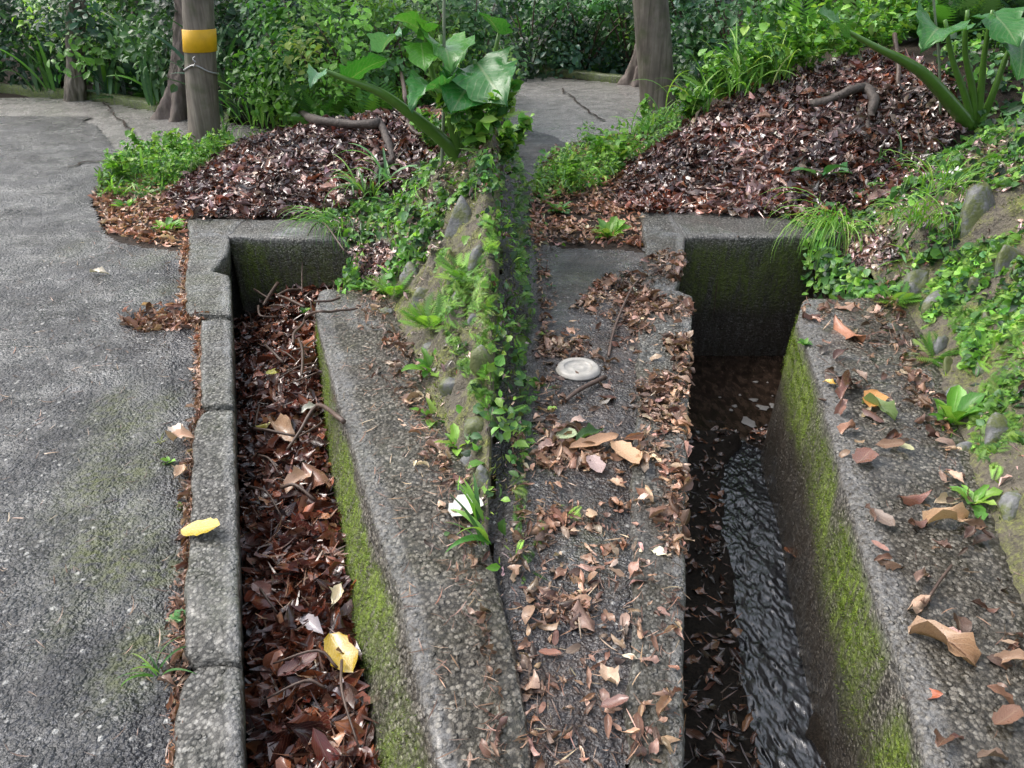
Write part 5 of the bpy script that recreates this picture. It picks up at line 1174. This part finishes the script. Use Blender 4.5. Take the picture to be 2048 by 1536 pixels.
for key, lab in (('side_wall' + drainL.name, 'soft moss on the side wall of the choked drain'), ('side_wall' + drainR.name, 'soft moss on the side wall of the cleared drain')):
    arr, tint = WALLS[key]; w_ = tint[..., 0].copy(); w_[:, :15] = 0; w_ = (w_ * np.clip(.6 + 1.6 * fbm(arr, 24, 3, 171), 0, 1)).ravel() * (arr[..., 1].ravel() < 4.0); idx = rng.choice(len(w_), 15000, p=w_ / w_.sum())
    pts = arr.reshape(-1, 3)[idx] + rng.normal(size=(15000, 3)) * A(.004, .010, .010); tufts(lab, pts, A(-.85, -.1, .45), P_MOSS, (.005, .014))
for (xa, xb, lab, fl) in ((-1.2, .2, 'moss and crumbs on the bank beside the choked drain', FOOT_L), (1.0, 4.0, 'moss and crumbs on the bank beside the cleared drain', FOOT_R)):
    n = 26000; x = rng.uniform(xa, xb, n); y = rng.uniform(1.3, 5.4, n); k = (x > fl(y) + .03) & (x < fl(y) + 1.4) & (rng.uniform(size=n) < np.clip(.35 + 2 * fbm(xy0(x, y), 6, 3, 173), .05, 1)); x, y = x[k], y[k]
    p = np.stack([x, y, ground_h(x, y)], -1); tufts(lab, p, normal_at(x, y, .03), P_MOSS + [(96, 84, 60), (70, 60, 46)], (.010, .03))
    n = 1600; x = rng.uniform(xa, xb, n); y = rng.uniform(1.3, 5.4, n); k = (x > fl(y) + .03) & (x < fl(y) + 1.4); x, y = x[k], y[k]; litter('leaf_bits', lab.replace('moss and crumbs', 'dead leaf scraps'), np.stack([x, y, ground_h(x, y)], -1), DEADN[:6] + NEEDLE * 4, P_MOUND, (.02, .07), .4, .015)
# weeds between road and mound
cover('weeds', 'low bright green weeds along the road edge below the yellow-banded post', area_pts(5200, [(190, 398), (215, 345), (245, 322), (300, 312), (360, 312), (430, 298), (520, 282), (560, 272), (480, 296), (420, 335), (350, 385), (300, 400)], (-4.4, -1.5, 5.4, 8.6), dens=gappy), SMALL + SMALL[2:3] * 3 + SMALL[4:5] * 3, P_BRIGHT + P_GREEN, (.025, .07), 1.0, .24)
WL_ = [(190, 398), (215, 345), (245, 322), (300, 312), (360, 312), (430, 298), (520, 282), (560, 272), (480, 296), (420, 335), (350, 385), (300, 400)]
cover('grass_blades', 'grass blades among the weeds below the yellow-banded post', area_pts(1500, WL_, (-4.4, -1.5, 5.4, 8.6)), BLADE, P_BRIGHT + P_GREEN, (.12, .3), 1.2, .16)
cover('weeds', 'low bright green weeds along the road edge below the plain post', area_pts(5600, [(1060, 410), (1075, 355), (1110, 312), (1180, 290), (1240, 290), (1300, 258), (1400, 232), (1470, 205), (1400, 245), (1330, 290), (1255, 345), (1190, 385), (1140, 400)], (0, 3, 5.4, 10), dens=gappy), SMALL + SMALL[2:3] * 3 + SMALL[4:5] * 3, P_BRIGHT + P_GREEN, (.025, .075), 1.0, .26)
WR_ = [(1060, 410), (1075, 355), (1110, 312), (1180, 290), (1240, 290), (1300, 258), (1400, 232), (1470, 205), (1400, 245), (1330, 290), (1255, 345), (1190, 385), (1140, 400)]
cover('grass_blades', 'grass blades among the weeds below the plain post', area_pts(1600, WR_, (0, 3, 5.4, 10)), BLADE, P_BRIGHT + P_GREEN, (.12, .32), 1.2, .16)
def leafy(px, py, h, ns, lf, cols, label, name='weed', cat='weed', dist=None, group=None, spread=.35, per=16, size=(.06, .12), tm=SMALL, mt='green'):
    c = hit(px, py) if dist is None else PV(np.array(float(px)), np.array(float(py)), dist); o = thing(name, label, cat, c, group); tubes, Pp, Dd = [], [], []
    for k in range(ns):
        a = rng.uniform(0, 6.28); e = c + A(math.cos(a) * spread * h, math.sin(a) * spread * h, h * rng.uniform(.7, 1.1)); m_ = .5 * (c + e) + A(0, 0, .12 * h)
        tubes.append(tube(np.array([c, m_, e]), [.006 + .004 * h, .005, .002], 5, 3)); t = rng.uniform(.15, 1, per)[:, None]
        Pp.append((1 - t) ** 2 * c + 2 * t * (1 - t) * m_ + t * t * e + rng.normal(size=(per, 3)) * .05 * h)
    V, F = merge(tubes); part('stem', V, F, M['stem'], o); P = np.vstack(Pp); n = len(P); dirs = P - c; dirs[:, 2] *= .2
    nr = A(0, 0, 1) + rng.normal(size=(n, 3)) * .5; V, F, kw = scatter_arrays(tm, P, basis(nr, rng.uniform(0, 6.28, n)), rng.uniform(*size, n), pal(cols, n, .18)); part('foliage', V, F, M[mt], o, **kw); return o
for k, (a, b, lab) in enumerate([(300, 330, 'upright bright weed in the patch left of the mound'), (250, 372, 'low weed nearest the road crack'), (362, 330, 'yellow-green broad-leaved weed at the left foot of the mound'), (395, 288, 'bright weed at the foot of the yellow-banded post'),
                                 (1200, 330, 'upright bright weed in the patch left of the right mound'), (1130, 385, 'low weed near the edge of the asphalt strip'), (1232, 345, 'yellow-green broad-leaved weed beside the right mound'), (1290, 245, 'bright weed at the foot of the plain post')]):
    leafy(a, b, .30, 5, 14, P_BRIGHT, lab, size=(.05, .11), per=14)

# ------------------------------------------------------------------ alocasia plants
HEART = [leaf_tmpl(.78, 14, 12, b, c, t, w, 'heart', 750 + k) for k, (b, c, t, w) in enumerate([(-.7, .2, .1, .35), (-1.1, .35, -.2, .5), (-.4, .15, .3, .4)])]
STALK = {}
def big_leaf(parent, base_px, tip_px, dist, dist_tip, roll, col, t=0, wr=.78):
    a = PV(np.array(float(base_px[0])), np.array(float(base_px[1])), dist); b = PV(np.array(float(tip_px[0])), np.array(float(tip_px[1])), dist_tip); X = b - a; L = np.linalg.norm(X); X /= L
    n0 = A(0, -.35, 1.0) ; n0 = n0 - X * n0.dot(X); n0 /= np.linalg.norm(n0); Yv = np.cross(n0, X); cr, sr = math.cos(roll), math.sin(roll); n1 = n0 * cr + Yv * sr; Y1 = np.cross(n1, X)
    parent = min(STALK[parent.name], key=lambda s_: np.hypot(s_[0][0] - base_px[0], s_[0][1] - base_px[1]))[1]
    v, f, uv = HEART[t]; W = a + (v[:, :1] + .5) * X * L + v[:, 1:2] * Y1 * L * wr / .78 + v[:, 2:3] * n1 * L
    return part('leaf', W, f, M['big_leaf'], parent, uv=uv, tint=np.repeat(lin(col)[None], len(v), 0))
def petiole(parent, pts, r0, r1):
    P = np.array([PV(np.array(float(x)), np.array(float(y)), d) for x, y, d in pts]); V, F = tube(P, np.linspace(r0, r1, len(P)), 10, 5); o = part('petiole', V, tri_fix(F), M['stem'], parent); STALK.setdefault(parent.name, []).append((pts[-1], o)); return o
b = hit(915, 318); dA = b[1]
al = thing('alocasia', 'large alocasia with glossy heart-shaped leaves above the choked drain', 'plant', b)
petiole(al, [(920, 322, dA), (890, 285, dA - .05), (830, 235, dA - .15), (760, 185, dA - .25), (690, 158, dA - .35), (640, 138, dA - .4)], .050, .010)
for q in [[(925, 320, dA), (915, 250, dA), (905, 180, dA + .1), (880, 70, dA + .1)], [(930, 320, dA), (935, 250, dA), (945, 180, dA - .05), (950, 120, dA - .1)], [(935, 318, dA + .05), (950, 250, dA + .05), (975, 170, dA), (1000, 60, dA)], [(922, 318, dA + .05), (900, 240, dA + .1), (865, 150, dA + .1), (850, 60, dA + .05)], [(918, 316, dA - .02), (905, 265, dA - .05), (893, 215, dA - .1), (880, 165, dA - .15)]]:
    petiole(al, q, .028, .012)
big_leaf(al, (690, 160), (775, 112), dA - .3, dA - .3, 1.1, (60, 128, 46), 0, .62)
big_leaf(al, (640, 138), (620, 170), dA - .4, dA - .55, .3, (110, 160, 120), 1, .6)
big_leaf(al, (842, 82), (850, 140), dA - .1, dA - .3, .1, (86, 150, 50), 2, .85)
big_leaf(al, (890, 165), (815, 200), dA - .15, dA - .55, -.2, (70, 130, 70), 1, .6)
big_leaf(al, (955, 150), (905, 215), dA - .05, dA - .5, .2, (56, 122, 56), 0, .85)
big_leaf(al, (950, 118), (1010, 205), dA - .1, dA - .5, -.3, (60, 120, 60), 2, .8)
big_leaf(al, (880, 70), (905, 130), dA + .1, dA - .3, .3, (74, 136, 52), 1, .8)
big_leaf(al, (1000, 60), (960, 20), dA, dA - .2, .0, (64, 124, 54), 0, .8)
big_leaf(al, (850, 60), (780, 30), dA + .05, dA - .2, -.3, (80, 140, 56), 2, .8)
big_leaf(al, (760, 92), (800, 60), dA + .3, dA + .1, .2, (96, 150, 110), 1, .7)
b2 = hit(1935, 250); dB = b2[1]
al2 = thing('alocasia', 'alocasia with thick green stalks at the edge of the bank above the cleared drain', 'plant', b2)
petiole(al2, [(1940, 255, dB), (1900, 205, dB - .1), (1850, 150, dB - .2), (1800, 118, dB - .3), (1755, 96, dB - .4), (1690, 60, dB - .45)], .062, .014)
for q in [[(1945, 250, dB), (1930, 190, dB), (1905, 120, dB), (1890, 40, dB)], [(1950, 250, dB), (1945, 180, dB), (1930, 100, dB), (1935, 20, dB)], [(1955, 250, dB), (1962, 180, dB), (1970, 100, dB), (1985, 20, dB)], [(1960, 250, dB + .05), (1985, 190, dB), (2010, 120, dB), (2040, 50, dB)]]:
    petiole(al2, q, .034, .014)
big_leaf(al2, (1690, 60), (1640, 20), dB - .45, dB - .6, .2, (70, 130, 56), 0, .8)
big_leaf(al2, (1890, 40), (1850, 85), dB, dB - .4, .1, (66, 126, 56), 1, .8)
big_leaf(al2, (1985, 20), (2040, 90), dB, dB - .4, -.2, (60, 120, 54), 2, .8)
big_leaf(al2, (2040, 50), (2046, 150), dB, dB - .5, .2, (66, 126, 50), 0, .85)
# thin canes
for (a, b_, d_, lab) in [((882, 334), (888, 20), dA - .45, 'thin pale cane standing in front of the alocasia by the choked drain'), ((1884, 246), (1868, 10), dB - .45, 'thin pale cane standing in front of the alocasia by the cleared drain'), ((520, 190), (519, 20), 8.6, 'thin yellowish bamboo stem right of the yellow-banded post')]:
    g = hit(*a); e = PV(np.array(float(b_[0])), np.array(float(b_[1])), g[1]); V, F = tube(np.array([g - A(0, 0, .05), .5 * (g + e) + A(.01, 0, 0), e, e + (e - g) * .4]), [.011, .010, .009, .006], 8, 5); single('cane', V, tri_fix(F), M['cane'], lab, 'cane', loc=g)
# yellow-brown dying leaf above the left mound
c = PV(np.array(690.), np.array(100.), 8.2)

# ------------------------------------------------------------------ undergrowth behind
def shrub(px, py, h, r, nl, cols, label, dist=None, size=(.08, .17), tm=SMALL, name='shrub', cat='shrub', mt='green', z0=None):
    c = hit(px, py) if dist is None else A((px - 1024) / FPX * (dist * CT + (CAMH) * ST), dist, 0.)
    if dist is not None: c[2] = float(ground_h(c[0], c[1]))
    o = thing(name, label, cat, c); tubes = []; cl = []
    for k in range(7):
        a = k * .9 + rng.uniform(0, .6); e = c + A(math.cos(a) * r * .7, math.sin(a) * r * .7, h * rng.uniform(.6, .95)); tubes.append(tube(np.array([c - A(0, 0, .05), .5 * (c + e) + A(0, 0, .1 * h), e]), [.022, .014, .005], 5, 3))
    V, F = merge(tubes); part('stem', V, F, M['twig'], o); ncl = 26
    q = rng.normal(size=(ncl, 3)); q /= np.linalg.norm(q, axis=1)[:, None]; q *= rng.uniform(.35, 1, (ncl, 1)) ** .5
    cen = c + A(0, 0, h * .5) + q * A(r, r, h * .5); ci = rng.integers(0, ncl, nl); P = cen[ci] + rng.normal(size=(nl, 3)) * A(.16, .16, .14) * (.5 + .5 * r); P[:, 2] = np.maximum(P[:, 2], c[2] + .03)
    T = pal(cols, ncl, .12)[ci] * (1 + .15 * rng.normal(size=(nl, 1))); nr = (P - c - A(0, 0, h * .3)) * .6 + A(0, -.2, .5) + rng.normal(size=(nl, 3)) * .5
    V, F, kw = scatter_arrays(tm, P, basis(nr, rng.uniform(0, 6.28, nl)), rng.uniform(*size, nl), np.clip(T, .003, .9)); part('foliage', V, F, M[mt], o, **kw); return o
FR_N = []; FR_L = []
def fronds(d, px, h, r, cols):
    # fern fronds and grass blades hanging out of a shrub: a fern of its own beside it
    c = A((px - 1024) / FPX * (d * CT + CAMH * ST) + rng.uniform(-.4, .4) * r, d - r * .75, 0.); c[2] = float(ground_h(c[0], c[1])); n = 34
    yaw = rng.uniform(0, 6.28, n); el = rng.uniform(.2, 1.25, n); X = np.stack([np.cos(yaw) * np.cos(el), np.sin(yaw) * np.cos(el), np.sin(el)], -1); Z = np.stack([-np.cos(yaw) * np.sin(el), -np.sin(yaw) * np.sin(el), np.cos(el)], -1); S = rng.uniform(.35, .8, n)
    V, F, kw = scatter_arrays(FERN, c + X * (S * .5)[:, None] + A(0, 0, .02), np.stack([X, np.cross(Z, X), Z], -1), S, pal(cols, n, .2)); FR_N.append((c, V, F, kw))
SH = [(-60, 12.2, 2.2, 1.2, P_DARK, 'dark shrub beyond the road at the far left'), (120, 12.6, 2.4, 1.2, P_DARK, 'dense dark shrub behind the reddish trunk'), (245, 11.6, 2.3, 1.1, P_GREEN + P_DARK, 'mid green shrub beside the slim dark trunk'), (318, 11.8, 2.2, .7, P_DARK + P_GREEN, 'shrub left of the flared tree'),
      (455, 10.6, 1.9, .9, P_DARK, 'dark broad-leaved shrub right of the yellow-banded post'), (560, 10.6, 1.9, .9, P_DARK, 'shadowy shrub behind the tall arching grass'), (640, 9.2, 1.5, .8, P_GREEN, 'green leafy shrub behind the tip of the dead branch'), (735, 8.8, 1.6, .8, P_GREEN + P_BRIGHT, 'bright leafy shrub behind the alocasia stalk'), (830, 8.9, 1.7, .7, P_GREEN, 'green leafy shrub behind the alocasia leaves'),
      (940, 9.1, 1.9, .6, P_DARK + P_GREEN, 'dark shrub between the alocasia and the bright road'), (700, 10.8, 2.3, 1.2, P_DARK, 'tall dark shrub in the second row behind the mound'), (860, 11.0, 2.4, 1.1, P_DARK, 'tall dark shrub behind the alocasia'),
      (1060, 14.0, 1.5, 1.1, P_DARK, 'low dark shrub beyond the bright road, left'), (1170, 14.2, 1.5, 1.1, P_DARK + P_GREEN, 'low dark shrub beyond the bright road, middle'), (1260, 14.0, 1.7, 1.0, P_DARK, 'dark shrub behind the flared tree by the plain post'), (1380, 12.6, 1.8, 1.0, P_DARK, 'dark shrub right of the plain post'),
      (1470, 10.6, 1.8, .9, P_DARK + P_GREEN, 'shadowy shrub behind the tall grass on the right mound'), (1560, 9.6, 1.5, .8, P_GREEN, 'green shrub at the top of the right mound'), (1650, 9.2, 1.6, .8, P_GREEN + P_BRIGHT, 'bright green shrub above the right mound'), (1750, 9.0, 1.7, .8, P_GREEN, 'green shrub behind the thick alocasia stalk'), (1850, 9.0, 1.9, .9, P_DARK + P_GREEN, 'dark shrub behind the right alocasia'), (1980, 8.6, 2.0, .9, P_DARK, 'dark shrub at the right edge above the bank')]
for px, d, h, r, cols, lab in SH:
    shrub(px, 0, min(h, 1.55 if d > 10 else 1.5), r, 2500, cols, lab, d, (.05, .15) if d > 10 else (.04, .11), tm=SMALL + SMALL[2:3] * 3 + SMALL[4:5] * 3)
    if px not in (245, 330, 455, 1060, 1170, 1260, 1380, 120): fronds(d, px, h, r, cols); FR_L.append(lab)
for (a, b, n_, L, lab) in [(470, 252, 26, 1.25, 'dark strap-leaved plant right of the yellow-banded post'), (545, 248, 24, 1.2, 'dark strap-leaved plant behind the tall arching grass'), (318, 224, 18, 1.3, 'pale strap-leaved plant left of the flared tree'), (225, 204, 16, 1.0, 'strap-leaved plant beside the slim dark trunk'), (1370, 178, 22, 1.1, 'dark strap-leaved plant right of the plain post'), (1460, 184, 22, 1.1, 'dark strap-leaved plant behind the black stem'), (100, 194, 16, .9, 'strap-leaved plant left of the reddish trunk')]:
    grass(a, b, n_, L, .035, P_DARK + P_GREEN[:1], lab, 'plant', spread=.10, droop=1.3, up=1.1, name='strap_leaved_plant')
for (c, V, F, kw), sh in zip(FR_N, FR_L): single('fern', V, F, M['green'], 'fern in front of the ' + sh, 'fern', 'ferns in front of the shrubs', loc=c, **kw)
# loose leafy fringe just behind the mounds
for k, (a, b, h, lab) in enumerate([(600, 246, .35, 'leafy weed behind the tip of the dead branch'), (680, 246, .55, 'leafy weed under the folded alocasia leaf'), (750, 235, .5, 'leafy weed behind the middle of the dead branch'), (820, 226, .55, 'leafy weed behind the curved root'), (955, 300, .35, 'leafy weed right of the foot of the left alocasia'), (870, 300, .3, 'leafy weed left of the foot of the left alocasia'), (1000, 330, .3, 'leafy weed on the crest between the two drains'), (1450, 205, .4, 'leafy weed beside the black stem'), (1380, 240, .3, 'leafy weed between the plain post and the right mound'),
                                    (1530, 176, .5, 'leafy weed at the left top of the right mound'), (1610, 150, .55, 'leafy weed at the top of the right mound'), (1690, 128, .5, 'leafy weed behind the right dead branch'), (1770, 108, .5, 'leafy weed above the thick alocasia stalk')]):
    leafy(a, b, h, 10, 20, P_BRIGHT + P_GREEN, lab, per=34, size=(.04, .11), spread=.6)
# far wood closing the view, reads as one mass
n = 9000; ang = rng.uniform(-1.15, 1.15, n); rad = rng.uniform(15.5, 22, n); hh = rng.uniform(0, 1, n) ** .8
P = np.stack([np.sin(ang) * rad, np.cos(ang) * rad, hh * (1.5 + .5 * np.abs(np.sin(ang * 7)))], -1)
V, F, kw = scatter_arrays(SMALL, P, basis(rng.normal(size=(n, 3)) + A(0, -.6, .6), rng.uniform(0, 6.28, n)), rng.uniform(.25, .5, n), pal(P_DARK, n)); single('undergrowth', V, F, M['green'], 'dark undergrowth closing the view behind the road', None, kind='stuff', **kw)
